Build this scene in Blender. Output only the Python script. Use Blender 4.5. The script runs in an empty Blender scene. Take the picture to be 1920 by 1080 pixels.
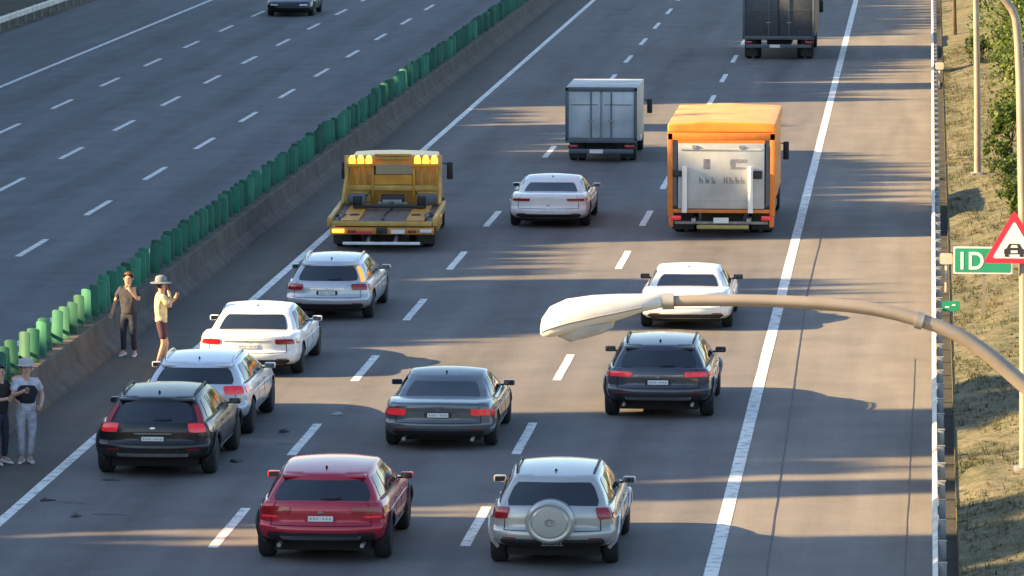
import bpy, bmesh, math, random
from mathutils import Vector, Matrix, noise
R = math.radians
random.seed(7)
scene = bpy.context.scene
COL = scene.collection

# ------------------------------------------------------------------ camera, sky, sun, exposure
CAM_H = 11.94
cam_d = bpy.data.cameras.new('camera')
cam = bpy.data.objects.new('camera', cam_d)
COL.objects.link(cam)
cam.location = (0, 0, CAM_H)
cam.rotation_euler = (R(90 - 5.8758), 0, R(4.1974))
cam_d.sensor_width = 36
cam_d.lens = 199.5
cam_d.clip_start = 1
cam_d.clip_end = 8000
scene.camera = cam

SUN_EL, SUN_BACK = 22.6, 12.0
TAN_EL = math.tan(R(SUN_EL))
world = bpy.data.worlds.new('World')
scene.world = world
world.use_nodes = True
wn = world.node_tree
bg = wn.nodes['Background']
sky = wn.nodes.new('ShaderNodeTexSky')
sky.sky_type = 'NISHITA'
sky.sun_disc = False
sky.sun_elevation = R(SUN_EL)
sky.sun_rotation = math.atan2(-math.cos(R(SUN_BACK)), -math.sin(R(SUN_BACK)))
sky.air_density = 1.0
sky.dust_density = 0.6
wn.links.new(sky.outputs[0], bg.inputs[0])
bg.inputs[1].default_value = 0.074
sun_d = bpy.data.lights.new('sun', 'SUN')
sun_d.energy = 4.8
sun_d.angle = R(0.5)
sun_d.color = (1.0, 0.70, 0.35)
sun = bpy.data.objects.new('sun', sun_d)
COL.objects.link(sun)
ldir = Vector((math.cos(R(SUN_EL)) * math.cos(R(SUN_BACK)), math.cos(R(SUN_EL)) * math.sin(R(SUN_BACK)), -math.sin(R(SUN_EL))))
sun.rotation_euler = ldir.to_track_quat('-Z', 'Y').to_euler()
sun.location = (-30, 60, 40)
vs = scene.view_settings
vs.view_transform = 'Standard'
vs.look = 'None'
vs.gamma = 1
vs.exposure = 2.2
scene.cycles.max_bounces = 6
scene.cycles.diffuse_bounces = 3
scene.cycles.glossy_bounces = 3

# ------------------------------------------------------------------ materials
MATS = {}
def pm(name, col, rough=0.5, metal=0.0, coat=0.0, var=0.12, scale=6.0, spec=0.5, emit=0.0, bump=0.0, emitcol=None, detail=5):
    if name in MATS: return MATS[name]
    m = bpy.data.materials.new(name); m.use_nodes = True
    n = m.node_tree.nodes; l = m.node_tree.links
    b = n['Principled BSDF']
    tc = n.new('ShaderNodeTexCoord'); nz = n.new('ShaderNodeTexNoise')
    nz.inputs['Scale'].default_value = scale; nz.inputs['Detail'].default_value = detail
    l.new(tc.outputs['Object'], nz.inputs['Vector'])
    rp = n.new('ShaderNodeValToRGB')
    rp.color_ramp.elements[0].position = 0.3; rp.color_ramp.elements[1].position = 0.72
    rp.color_ramp.elements[0].color = tuple(max(0, c * (1 - var)) for c in col) + (1,)
    rp.color_ramp.elements[1].color = tuple(min(1, c * (1 + var)) for c in col) + (1,)
    l.new(nz.outputs['Fac'], rp.inputs[0]); l.new(rp.outputs[0], b.inputs['Base Color'])
    b.inputs['Roughness'].default_value = rough
    b.inputs['Metallic'].default_value = metal
    b.inputs['Coat Weight'].default_value = coat
    b.inputs['Coat Roughness'].default_value = 0.04
    b.inputs['Specular IOR Level'].default_value = spec
    if emit:
        b.inputs['Emission Color'].default_value = (emitcol or col) + (1,)
        b.inputs['Emission Strength'].default_value = emit
    if bump:
        bp = n.new('ShaderNodeBump'); bp.inputs['Strength'].default_value = bump; bp.inputs['Distance'].default_value = 0.02
        l.new(nz.outputs['Fac'], bp.inputs['Height']); l.new(bp.outputs[0], b.inputs['Normal'])
    MATS[name] = m
    return m

def asphalt(name, col, lane_x=(), warm=0.0):
    m = bpy.data.materials.new(name); m.use_nodes = True
    n = m.node_tree.nodes; l = m.node_tree.links; b = n['Principled BSDF']
    tc = n.new('ShaderNodeTexCoord')
    mp = n.new('ShaderNodeMapping'); mp.inputs['Scale'].default_value = (1.0, 0.06, 1.0)
    l.new(tc.outputs['Object'], mp.inputs['Vector'])
    streak = n.new('ShaderNodeTexNoise'); streak.inputs['Scale'].default_value = 1.6; streak.inputs['Detail'].default_value = 6
    l.new(mp.outputs[0], streak.inputs['Vector'])
    blot = n.new('ShaderNodeTexNoise'); blot.inputs['Scale'].default_value = 0.7; blot.inputs['Detail'].default_value = 8; blot.inputs['Roughness'].default_value = 0.65
    l.new(tc.outputs['Object'], blot.inputs['Vector'])
    fine = n.new('ShaderNodeTexNoise'); fine.inputs['Scale'].default_value = 22; fine.inputs['Detail'].default_value = 6
    l.new(tc.outputs['Object'], fine.inputs['Vector'])
    def mth(op, a, bb):
        x = n.new('ShaderNodeMath'); x.operation = op
        for i, s in enumerate((a, bb)):
            if isinstance(s, (int, float)): x.inputs[i].default_value = s
            else: l.new(s, x.inputs[i])
        return x.outputs[0]
    s = mth('ADD', mth('MULTIPLY', streak.outputs['Fac'], 0.45), mth('MULTIPLY', blot.outputs['Fac'], 0.45))
    s = mth('ADD', s, mth('MULTIPLY', fine.outputs['Fac'], 0.35))
    # oil-darkened lane middles, wear of the surface itself
    sep = n.new('ShaderNodeSeparateXYZ'); l.new(tc.outputs['Object'], sep.inputs[0])
    for cx in lane_x:
        dd = mth('ABSOLUTE', mth('SUBTRACT', sep.outputs[0], cx), 0)
        g = n.new('ShaderNodeMapRange'); l.new(dd, g.inputs[0])
        g.inputs[1].default_value = 0.15; g.inputs[2].default_value = 0.8; g.inputs[3].default_value = 0.10; g.inputs[4].default_value = 0.0
        s = mth('SUBTRACT', s, g.outputs[0])
    rp = n.new('ShaderNodeValToRGB')
    rp.color_ramp.elements[0].position = 0.40; rp.color_ramp.elements[1].position = 0.84
    rp.color_ramp.elements[0].color = tuple(c * 0.60 for c in col) + (1,)
    rp.color_ramp.elements[1].color = tuple(c * 1.3 for c in col) + (1,)
    l.new(s, rp.inputs[0]); l.new(rp.outputs[0], b.inputs['Base Color'])
    b.inputs['Roughness'].default_value = 0.85; b.inputs['Specular IOR Level'].default_value = 0.25
    bp = n.new('ShaderNodeBump'); bp.inputs['Strength'].default_value = 0.25; bp.inputs['Distance'].default_value = 0.01
    l.new(fine.outputs['Fac'], bp.inputs['Height']); l.new(bp.outputs[0], b.inputs['Normal'])
    return m

def bank_mat():
    m = bpy.data.materials.new('dry_bank'); m.use_nodes = True
    n = m.node_tree.nodes; l = m.node_tree.links; b = n['Principled BSDF']
    tc = n.new('ShaderNodeTexCoord')
    a = n.new('ShaderNodeTexNoise'); a.inputs['Scale'].default_value = 1.7; a.inputs['Detail'].default_value = 9; a.inputs['Roughness'].default_value = 0.7
    c = n.new('ShaderNodeTexNoise'); c.inputs['Scale'].default_value = 9; c.inputs['Detail'].default_value = 6
    l.new(tc.outputs['Object'], a.inputs['Vector']); l.new(tc.outputs['Object'], c.inputs['Vector'])
    mx = n.new('ShaderNodeMath'); mx.operation = 'ADD'
    m2 = n.new('ShaderNodeMath'); m2.operation = 'MULTIPLY'; m2.inputs[1].default_value = 0.5
    l.new(c.outputs['Fac'], m2.inputs[0]); l.new(a.outputs['Fac'], mx.inputs[0]); l.new(m2.outputs[0], mx.inputs[1])
    rp = n.new('ShaderNodeValToRGB'); e = rp.color_ramp.elements
    e[0].position = 0.5; e[0].color = (0.030, 0.026, 0.014, 1); e[1].position = 1.02; e[1].color = (0.20, 0.175, 0.115, 1)
    x = e.new(0.66); x.color = (0.070, 0.075, 0.028, 1)
    x = e.new(0.8); x.color = (0.125, 0.110, 0.060, 1)
    l.new(mx.outputs[0], rp.inputs[0]); l.new(rp.outputs[0], b.inputs['Base Color'])
    b.inputs['Roughness'].default_value = 0.95
    bp = n.new('ShaderNodeBump'); bp.inputs['Strength'].default_value = 0.8; bp.inputs['Distance'].default_value = 0.08
    l.new(mx.outputs[0], bp.inputs['Height']); l.new(bp.outputs[0], b.inputs['Normal'])
    return m

def leaf_mat(name, c1, c2):
    m = bpy.data.materials.new(name); m.use_nodes = True
    n = m.node_tree.nodes; l = m.node_tree.links; b = n['Principled BSDF']; out = n['Material Output']
    tc = n.new('ShaderNodeTexCoord'); nz = n.new('ShaderNodeTexNoise'); nz.inputs['Scale'].default_value = 1.3; nz.inputs['Detail'].default_value = 4
    l.new(tc.outputs['Object'], nz.inputs['Vector'])
    rp = n.new('ShaderNodeValToRGB'); rp.color_ramp.elements[0].position = 0.35; rp.color_ramp.elements[1].position = 0.68
    rp.color_ramp.elements[0].color = c1 + (1,); rp.color_ramp.elements[1].color = c2 + (1,)
    l.new(nz.outputs['Fac'], rp.inputs[0]); l.new(rp.outputs[0], b.inputs['Base Color'])
    b.inputs['Roughness'].default_value = 0.55; b.inputs['Specular IOR Level'].default_value = 0.3
    tr = n.new('ShaderNodeBsdfTranslucent'); l.new(rp.outputs[0], tr.inputs['Color'])
    mx = n.new('ShaderNodeMixShader'); mx.inputs[0].default_value = 0.3
    l.new(b.outputs[0], mx.inputs[1]); l.new(tr.outputs[0], mx.inputs[2]); l.new(mx.outputs[0], out.inputs['Surface'])
    return m

def paint(name, col, metal=0.0, rough=0.35):
    return pm('paint_' + name, col, rough, metal, 0.7, 0.05, 3.0)

M_GLASS = pm('tinted_glass', (0.012, 0.016, 0.022), 0.06, 0, 0, 0.2, 2.0, 0.9)
M_RUBBER = pm('tyre_rubber', (0.016, 0.016, 0.017), 0.85, 0, 0, 0.2, 20)
M_RIM = pm('alloy_rim', (0.34, 0.35, 0.36), 0.35, 0.8, 0, 0.1)
M_BLACK = pm('black_plastic', (0.018, 0.019, 0.021), 0.55, 0, 0, 0.2)
M_DARK = pm('dark_underside', (0.012, 0.012, 0.012), 0.9)
M_CHROME = pm('chrome_trim', (0.6, 0.6, 0.6), 0.2, 1.0, 0, 0.05)
M_RED = pm('red_lens', (0.30, 0.010, 0.016), 0.2, 0, 0.6, 0.2, 14)
M_REDLIT = pm('red_lens_lit', (0.55, 0.02, 0.03), 0.25, 0, 0.5, 0.3, 14, emit=0.10)
M_AMBER = pm('amber_lens_lit', (0.9, 0.30, 0.02), 0.25, 0, 0.5, 0.2, 14, emit=0.35)
M_CLEAR = pm('clear_lens', (0.7, 0.7, 0.72), 0.15, 0, 0.6, 0.1)
M_PLATE = pm('plate_white', (0.72, 0.72, 0.70), 0.45, 0, 0, 0.06)
M_INK = pm('plate_ink', (0.03, 0.03, 0.035), 0.6)
M_PINK = pm('plate_mark_ink', (0.36, 0.36, 0.38), 0.6)

# ------------------------------------------------------------------ mesh helpers
def link(name, me, mat=None, parent=None):
    o = bpy.data.objects.new(name, me); COL.objects.link(o)
    if mat is not None and not me.materials: me.materials.append(mat)
    if parent is not None: o.parent = parent
    return o
def tag(o, label=None, cat=None, group=None, kind=None):
    if label: o['label'] = label
    if cat: o['category'] = cat
    if group: o['group'] = group
    if kind: o['kind'] = kind
    return o
def empty(name, loc=(0, 0, 0), rz=0.0, label=None, cat=None, group=None):
    o = bpy.data.objects.new(name, None); COL.objects.link(o)
    o.empty_display_size = 0.3; o.location = loc; o.rotation_euler = (0, 0, rz)
    return tag(o, label, cat, group)
def bm_mesh(bm, name, smooth=False, ang=40):
    bmesh.ops.recalc_face_normals(bm, faces=bm.faces)
    me = bpy.data.meshes.new(name); bm.to_mesh(me); bm.free()
    if smooth:
        for p in me.polygons: p.use_smooth = True
        try: me.set_sharp_from_angle(angle=R(ang))
        except Exception: pass
    return me
def pyd(name, v, f, smooth=False):
    me = bpy.data.meshes.new(name); me.from_pydata(v, [], f); me.update()
    if smooth:
        for p in me.polygons: p.use_smooth = True
    return me
def bbox(bm, x0, x1, y0, y1, z0, z1, bev=0.0, mtx=None):
    vs_ = [bm.verts.new(p) for p in ((x0, y0, z0), (x1, y0, z0), (x1, y1, z0), (x0, y1, z0), (x0, y0, z1), (x1, y0, z1), (x1, y1, z1), (x0, y1, z1))]
    if mtx is not None:
        for v in vs_: v.co = mtx @ v.co
    fs = [bm.faces.new([vs_[i] for i in q]) for q in ((0, 3, 2, 1), (4, 5, 6, 7), (0, 1, 5, 4), (1, 2, 6, 5), (2, 3, 7, 6), (3, 0, 4, 7))]
    if bev:
        es = set(e for f_ in fs for e in f_.edges)
        bmesh.ops.bevel(bm, geom=list(es), offset=bev, segments=2, profile=0.5, affect='EDGES', clamp_overlap=True)
def box(name, mat, parent, x0, x1, y0, y1, z0, z1, bev=0.0, mtx=None):
    bm = bmesh.new(); bbox(bm, x0, x1, y0, y1, z0, z1, bev, mtx)
    return link(name, bm_mesh(bm, name, bev > 0), mat, parent)
def boxes(name, mat, parent, lst, bev=0.0):
    bm = bmesh.new()
    for b in lst: bbox(bm, *b, bev=bev)
    return link(name, bm_mesh(bm, name, bev > 0), mat, parent)
def tube_into(bm, pts, rads, seg=8, caps=True):
    pts = [Vector(p) for p in pts]; rings = []
    up0 = None
    for i, p in enumerate(pts):
        d = (pts[min(i + 1, len(pts) - 1)] - pts[max(i - 1, 0)]).normalized()
        if up0 is None:
            up0 = Vector((0, 0, 1)) if abs(d.z) < 0.9 else Vector((1, 0, 0))
        a = d.cross(up0).normalized(); b = a.cross(d).normalized(); up0 = b
        r = rads[i] if isinstance(rads, (list, tuple)) else rads
        rings.append([bm.verts.new(p + (a * math.cos(2 * math.pi * k / seg) + b * math.sin(2 * math.pi * k / seg)) * r) for k in range(seg)])
    for i in range(len(rings) - 1):
        for k in range(seg):
            bm.faces.new((rings[i][k], rings[i][(k + 1) % seg], rings[i + 1][(k + 1) % seg], rings[i + 1][k]))
    if caps:
        bm.faces.new(rings[0][::-1]); bm.faces.new(rings[-1])
def tube(name, mat, parent, pts, rads, seg=8):
    bm = bmesh.new(); tube_into(bm, pts, rads, seg)
    return link(name, bm_mesh(bm, name, True), mat, parent)
def lathe_x(prof, seg=24, x_off=0.0):
    """profile (x, r) turned round the X axis, closed"""
    bm = bmesh.new(); rings = []
    for x, r in prof:
        rings.append([bm.verts.new((x + x_off, r * math.cos(2 * math.pi * k / seg), r * math.sin(2 * math.pi * k / seg))) for k in range(seg)])
    n = len(rings)
    for i in range(n - 1):
        for k in range(seg):
            bm.faces.new((rings[i][k], rings[i][(k + 1) % seg], rings[i + 1][(k + 1) % seg], rings[i + 1][k]))
    bm.faces.new(rings[0]); bm.faces.new(rings[-1][::-1])
    return bm
def interp(tab, x):
    if x <= tab[0][0]: return tab[0][1]
    for (a, va), (b, vb) in zip(tab, tab[1:]):
        if x <= b:
            k = (x - a) / (b - a); return va + (vb - va) * k
    return tab[-1][1]
def sstep(tab, x):
    if x <= tab[0][0]: return tab[0][1]
    for (a, va), (b, vb) in zip(tab, tab[1:]):
        if x <= b:
            k = (x - a) / (b - a); k = k * k * (3 - 2 * k); return va + (vb - va) * k
    return tab[-1][1]

# ------------------------------------------------------------------ ground, roads
Y0, Y1 = 40.0, 420.0
M_ROAD = asphalt('road_asphalt', (0.150, 0.142, 0.138), (-11.85, -8.3, -4.75))
M_ROAD2 = asphalt('opposite_asphalt', (0.150, 0.150, 0.152), (-18.0, -21.2, -24.3, -27.4))
M_SHLD = asphalt('shoulder_asphalt', (0.185, 0.170, 0.152))
M_SOIL = pm('soil', (0.11, 0.095, 0.06), 0.95, var=0.4, scale=0.6)
M_LINE = pm('road_paint', (0.74, 0.73, 0.69), 0.6, var=0.22, scale=5.0, detail=8)
rp_ = [n_ for n_ in M_LINE.node_tree.nodes if n_.type == 'VALTORGB'][0]
rp_.color_ramp.elements[0].color = (.36, .35, .335, 1); rp_.color_ramp.elements[0].position = .36; rp_.color_ramp.elements[1].position = .50; rp_.color_ramp.elements[1].color = (.70, .69, .65, 1)
M_TAR = pm('tar_seal', (0.025, 0.024, 0.024), 0.6, var=0.3)
def sheet(name, mat, x0, x1, y0, y1, z, nx=1, ny=1, parent=None):
    v = [(x0 + (x1 - x0) * i / nx, y0 + (y1 - y0) * j / ny, z) for j in range(ny + 1) for i in range(nx + 1)]
    f = [(j * (nx + 1) + i, j * (nx + 1) + i + 1, (j + 1) * (nx + 1) + i + 1, (j + 1) * (nx + 1) + i) for j in range(ny) for i in range(nx)]
    return link(name, pyd(name, v, f), mat, parent)
tag(sheet('ground', M_SOIL, -3000, 3000, -1500, 4500, -0.06), kind='structure')
road = tag(sheet('road', M_ROAD, -13.51, -2.90, Y0, Y1, 0.0), kind='structure')
tag(sheet('hard_shoulder', M_SHLD, -2.90, 0.60, Y0, Y1, -0.001), kind='structure')
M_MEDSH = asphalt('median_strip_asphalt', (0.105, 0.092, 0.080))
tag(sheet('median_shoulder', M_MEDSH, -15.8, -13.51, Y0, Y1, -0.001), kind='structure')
road2 = tag(sheet('opposite_road', M_ROAD2, -33.6, -15.8, Y0, Y1, -0.002), kind='structure')
# solid edge lines, slightly worn edges
def solid_line(name, x, w, parent, z):
    v, f = [], []
    n = 190
    for i in range(n + 1):
        y = Y0 + (Y1 - Y0) * i / n
        wl = w / 2 * (1 + 0.10 * noise.noise(Vector((x, y * 0.7, 0)))); wr = w / 2 * (1 + 0.10 * noise.noise(Vector((x + 9, y * 0.7, 3))))
        v += [(x - wl, y, z), (x + wr, y, z)]
        if i: k = 2 * i; f.append((k - 2, k - 1, k + 1, k))
    link(name, pyd(name, v, f), M_LINE, parent)
solid_line('edge_line', -2.93, 0.20, road, 0.004)
solid_line('edge_line', -13.53, 0.17, road, 0.004)
solid_line('edge_line', -29.0, 0.17, road2, 0.003)
solid_line('edge_line', -17.0, 0.15, road2, 0.003)
dash_me = pyd('lane_dash', [(-.075, -2, 0), (.078, -2, 0), (.074, -.6, 0), (.08, .7, 0), (.072, 2, 0), (-.078, 2, 0), (-.07, .8, 0), (-.078, -.7, 0)], [(0, 1, 2, 7), (7, 2, 3, 6), (6, 3, 4, 5)])
dash_me.materials.append(M_LINE)
def dashes(x, phase, parent, z, y_to=250, y_from=60):
    y = phase
    while y - 10 > y_from: y -= 10
    while y < y_to:
        o = link('lane_dash', dash_me, None, parent); o.location = (x, y, z); y += 10
dashes(-10.10, 101.4, road, 0.004)
dashes(-6.53, 101.8, road, 0.004)
dashes(-19.69, 123.6, road2, 0.003, 260, 100)
dashes(-22.82, 140.0, road2, 0.003, 260, 110)
dashes(-25.9, 158.5, road2, 0.003, 260, 120)
# tar seal along the shoulder joint, broken and wavering
def tar_line(x_of_y, y0, y1, w, name, parent, z=0.0035):
    v, f = [], []; y = y0; i = 0
    while y < y1:
        x = x_of_y(y) + 0.02 * noise.noise(Vector((3, y * 0.5, 1)))
        ww = w * (0.55 + 0.6 * abs(noise.noise(Vector((7, y * 0.35, 2)))))
        v += [(x - ww, y, z), (x + ww, y, z)]
        if i: k = 2 * i; f.append((k - 2, k - 1, k + 1, k))
        i += 1; y += 0.8
    link(name, pyd(name, v, f), M_TAR, parent)
tar_line(lambda y: interp([(70, -2.12), (95, -2.28), (115, -2.42), (130, -2.36)], y), 62, 130, 0.022, 'tar_seal', road)
tar_line(lambda y: -0.32 + 0.003 * (y - 60), 66, 104, 0.012, 'tar_seal', road)
for (x, y, ln, sl) in ((-12.3, 82.6, 1.5, .25), (-12.7, 86.3, .8, .1), (-13.0, 83.8, 1.2, .3), (-10.5, 90.8, .9, .5)):
    v = []; f = []
    for i in range(7):
        yy = y + 0.05 * math.sin(i * 2.1); xx = x + ln * 0.35 * i / 6
        v += [(xx, yy - .06, .0036), (xx + .01, yy + .07 + .04 * math.sin(i), .0036)]
        if i: k = 2 * i; f.append((k - 2, k - 1, k + 1, k))
    link('tar_patch', pyd('tar_patch', v, f), M_TAR, road)

# ------------------------------------------------------------------ bank on the right
BX = 0.47
def bank_z(x, y):
    return 0.40 + 0.20 * (x - BX) + 0.05 * (x - BX) * (noise.noise(Vector((x * 0.8, y * 0.25, 0)))) * 2 + (0.09 * noise.noise(Vector((x * 1.7, y * 0.9, 4))) if x > BX + .2 else 0)
nx_, ny_ = 26, 380
xs_ = [BX + 0.02 * 0 + (14.0) * (i / nx_) ** 1.9 for i in range(nx_ + 1)]
v, f = [], []
for j in range(ny_ + 1):
    y = Y0 + (Y1 - Y0) * j / ny_
    v.append((BX - 0.004, y, -0.05))
    for x in xs_: v.append((x, y, bank_z(x, y)))
W_ = nx_ + 2
for j in range(ny_):
    for i in range(W_ - 1):
        a = j * W_ + i; f.append((a, a + 1, a + W_ + 1, a + W_))
M_BANK = bank_mat()
tag(link('roadside_bank', pyd('roadside_bank', v, f, True), M_BANK), kind='structure')
# dry tufts and litter
M_STRAW = leaf_mat('dry_grass_blades', (0.055, 0.065, 0.020), (0.18, 0.155, 0.075))
v, f = [], []
for i in range(15000):
    y = random.uniform(68, 190); x = BX + 0.04 + 3.4 * random.random() ** 1.4
    if noise.noise(Vector((x * 1.3, y * 0.4, 8))) < random.uniform(-.35, .25): continue
    z = bank_z(x, y); big = random.random() < .12
    for k in range(random.randint(2, 5)):
        a = random.uniform(0, 6.28); h = random.uniform(.02, .10) * (1.8 if big else 1); ln = random.uniform(.03, .16); ox, oy = random.uniform(-.05, .05), random.uniform(-.08, .08)
        dx, dy = math.cos(a), math.sin(a); w = random.uniform(.006, .013)
        b = len(v)
        v += [(x + ox - dy * w, y + oy + dx * w, z - .02), (x + ox + dy * w, y + oy - dx * w, z - .02), (x + ox + dx * ln, y + oy + dy * ln, z + h)]
        f.append((b, b + 1, b + 2))
    if random.random() < .4:      # a fallen leaf
        q = random.uniform(.02, .045); b = len(v); zz = z + .012
        v += [(x - q, y, zz), (x, y - q * 1.6, zz + .01), (x + q, y, zz + .02), (x, y + q * 1.6, zz + .005)]; f.append((b, b + 1, b + 2, b + 3))
tag(link('dry_grass', pyd('dry_grass', v, f), M_STRAW), 'dry straw coloured grass and litter on the roadside bank', 'grass', kind='stuff')

tag(sheet('rail_shade_strip', pm('rail_shade_dark', (0.035, 0.033, 0.030), .9, var=.4, scale=3), 0.20, BX - .006, Y0, Y1, 0.004), kind='structure')  # near-black sheet, deepens the rail's shade on the ground behind it by colour
# ------------------------------------------------------------------ guard rail on the right
M_GALV = pm('galvanised_rail', (0.62, 0.58, 0.50), 0.5, 0.15, 0, 0.3, 2.0, detail=8)
M_POST = pm('galvanised_post', (0.30, 0.30, 0.29), 0.55, 0.4, 0, 0.25)
M_CAP = pm('post_cap', (0.26, 0.26, 0.25), 0.5)
def guard_rail(x, ya, yb, sgn, label, posts_from, posts_to):
    root = empty('guard_rail', (x, ya, 0), 0, label, 'guard rail')
    prof = [(0.0, .30), (-.055, .325), (-.06, .365), (-.01, .395), (-.01, .445), (-.06, .475), (-.055, .515), (0.0, .545), (.014, .545), (.004, .445), (.004, .395), (.014, .30)]
    v, f = [], []; n = 60
    for j in range(n + 1):
        for (px, pz) in prof: v.append((px * sgn, (yb - ya) * j / n, pz))
    k = len(prof)
    for j in range(n):
        for i in range(k):
            f.append((j * k + i, j * k + (i + 1) % k, (j + 1) * k + (i + 1) % k, (j + 1) * k + i))
    link('rail', pyd('rail', v, f), M_GALV, root)
    bm = bmesh.new(); bbox(bm, .03, .13, -.04, .04, 0, .56, .008); pme = bm_mesh(bm, 'post', True); pme.materials.append(M_POST)
    bm = bmesh.new(); bbox(bm, .022, .138, -.045, .045, .56, .572); cme = bm_mesh(bm, 'post_cap'); cme.materials.append(M_CAP)
    bm = bmesh.new(); bbox(bm, .004, .03, -.03, .03, .36, .48); bme = bm_mesh(bm, 'spacer'); bme.materials.append(M_POST)
    y = posts_from
    while y < posts_to:
        p = link('post', pme, None, root); p.location = (0, y - ya, 0); p.scale.x = sgn
        c = link('post_cap', cme, None, p)
        s = link('spacer', bme, None, p)
        y += 2.0
    return root
guard_rail(0.17, 45, 330, 1, 'long galvanised guard rail with posts along the right hand shoulder', 71, 235)
guard_rail(-33.9, 120, 330, -1, 'guard rail at the outer edge of the opposite carriageway', 190, 250)

# ------------------------------------------------------------------ median barrier with green anti-glare vanes
M_CONC = pm('barrier_concrete', (0.088, 0.074, 0.062), 0.9, var=0.45, scale=1.6, bump=0.4)
M_VANE = pm('green_vane', (0.028, 0.165, 0.105), 0.5, 0, 0.1, 0.3, 2.5)
nt_ = M_VANE.node_tree; oi_ = nt_.nodes.new('ShaderNodeObjectInfo'); hs_ = nt_.nodes.new('ShaderNodeHueSaturation'); mr_ = nt_.nodes.new('ShaderNodeMapRange')
mr_.inputs[3].default_value = .65; mr_.inputs[4].default_value = 1.45
nt_.links.new(oi_.outputs['Random'], mr_.inputs[0]); nt_.links.new(mr_.outputs[0], hs_.inputs['Value'])
nt_.links.new([n_ for n_ in nt_.nodes if n_.type == 'VALTORGB'][0].outputs[0], hs_.inputs['Color']); nt_.links.new(hs_.outputs[0], nt_.nodes['Principled BSDF'].inputs['Base Color'])
M_VRAIL = pm('green_rail', (0.03, 0.16, 0.11), 0.5, 0, 0.0, 0.25)
med = empty('median_barrier', (-15.55, 60, 0), 0, 'concrete median barrier topped with green anti glare vanes', 'barrier')
prof = [(-.62, 0), (.62, 0), (.60, .06), (.42, .24), (.36, .595), (.33, .615), (-.33, .615), (-.36, .595), (-.42, .24), (-.60, .06)]
v, f = [], []
for yy in (0.012, 9.988):
    v += [(px, yy, pz) for px, pz in prof]
k = len(prof)
f = [(i, (i + 1) % k, k + (i + 1) % k, k + i) for i in range(k)] + [tuple(range(k))[::-1], tuple(range(k, 2 * k))]
seg_me = pyd('barrier_segment', v, f); seg_me.materials.append(M_CONC)
for i in range(28):
    o = link('barrier_segment', seg_me, None, med); o.location = (0, i * 10, 0)
bm = bmesh.new(); bbox(bm, -.05, .05, 20, 280, .617, .66); bbox(bm, -.05, .05, 20, 280, .80, .83)
link('vane_rail', bm_mesh(bm, 'vane_rail'), M_VRAIL, med)
vane_mes = []
for q in range(3):
    bm = bmesh.new()
    pts = []
    for i in range(7):
        a = -1 + i / 3
        pts.append((a * .125, .03 * (a * a) + q * .004))
    for zz0, zz1 in ((.635, 1.225),):
        lo = [bm.verts.new((x, y, zz0)) for x, y in pts]; hi = [bm.verts.new((x * .93, y, zz1 - .03 * (abs(x) / .125) ** 3)) for x, y in pts]
        lo2 = [bm.verts.new((x, y + .014, zz0)) for x, y in pts]; hi2 = [bm.verts.new((x * .93, y + .014, zz1 - .03 * (abs(x) / .125) ** 3)) for x, y in pts]
        for i in range(6):
            bm.faces.new((lo[i], lo[i + 1], hi[i + 1], hi[i])); bm.faces.new((lo2[i + 1], lo2[i], hi2[i], hi2[i + 1]))
            bm.faces.new((hi[i], hi[i + 1], hi2[i + 1], hi2[i])); bm.faces.new((lo[i + 1], lo[i], lo2[i], lo2[i + 1]))
        bm.faces.new((lo[0], hi[0], hi2[0], lo2[0])); bm.faces.new((lo[6], lo2[6], hi2[6], hi[6]))
    me = bm_mesh(bm, 'vane', True); me.materials.append(M_VANE); vane_mes.append(me)
rv = random.Random(5)
for i in range(208):
    o = link('vane', vane_mes[i % 3], None, med)
    o.location = (0.12 + rv.uniform(-.01, .01), 24 + i * .9, 0); o.rotation_euler = (R(rv.uniform(-4, 4)), R(rv.uniform(-3, 3)), R(-24 + rv.uniform(-11, 11)))
    o.scale.z = 1 + rv.uniform(-.02, .02)

# ------------------------------------------------------------------ trees
M_BARK = pm('bark', (0.10, 0.075, 0.05), 0.95, var=0.35, scale=7, bump=0.5)
M_LEAF_A = leaf_mat('leaf_green', (0.035, 0.075, 0.014), (0.12, 0.17, 0.035))
M_LEAF_B = leaf_mat('leaf_light', (0.055, 0.11, 0.02), (0.17, 0.21, 0.05))
def crown_mesh(name, seed, n, r, z0, z1, leaf, shape, clumps=34):
    rr = random.Random(seed); v, f = [], []
    cl = []
    for i in range(clumps):
        h = rr.random() ** 0.8
        rad = r * shape(h) * math.sqrt(rr.random())
        a = rr.uniform(0, 6.283)
        cl.append((rad * math.cos(a), rad * math.sin(a), z0 + (z1 - z0) * h, r * rr.uniform(.22, .42) * (0.55 + 0.45 * shape(h))))
    for i in range(n):
        c = rr.choice(cl)
        while True:
            d = Vector((rr.uniform(-1, 1), rr.uniform(-1, 1), rr.uniform(-1, 1)))
            if d.length < 1: break
        p = Vector(c[:3]) + Vector((d.x, d.y, d.z * 1.15)) * c[3]
        s = leaf * rr.uniform(.6, 1.3)
        q = Matrix.Rotation(rr.uniform(0, 6.28), 3, 'Z') @ Matrix.Rotation(rr.uniform(-1.1, 1.1), 3, 'X')
        b = len(v)
        for (x, y) in ((0, -1), (.55, -.1), (0, 1), (-.55, .1)):
            v.append(tuple(p + q @ Vector((x * s, y * s, 0.12 * s * (x + y)))))
        f.append((b, b + 1, b + 2, b + 3))
    return pyd(name, v, f)
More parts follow.
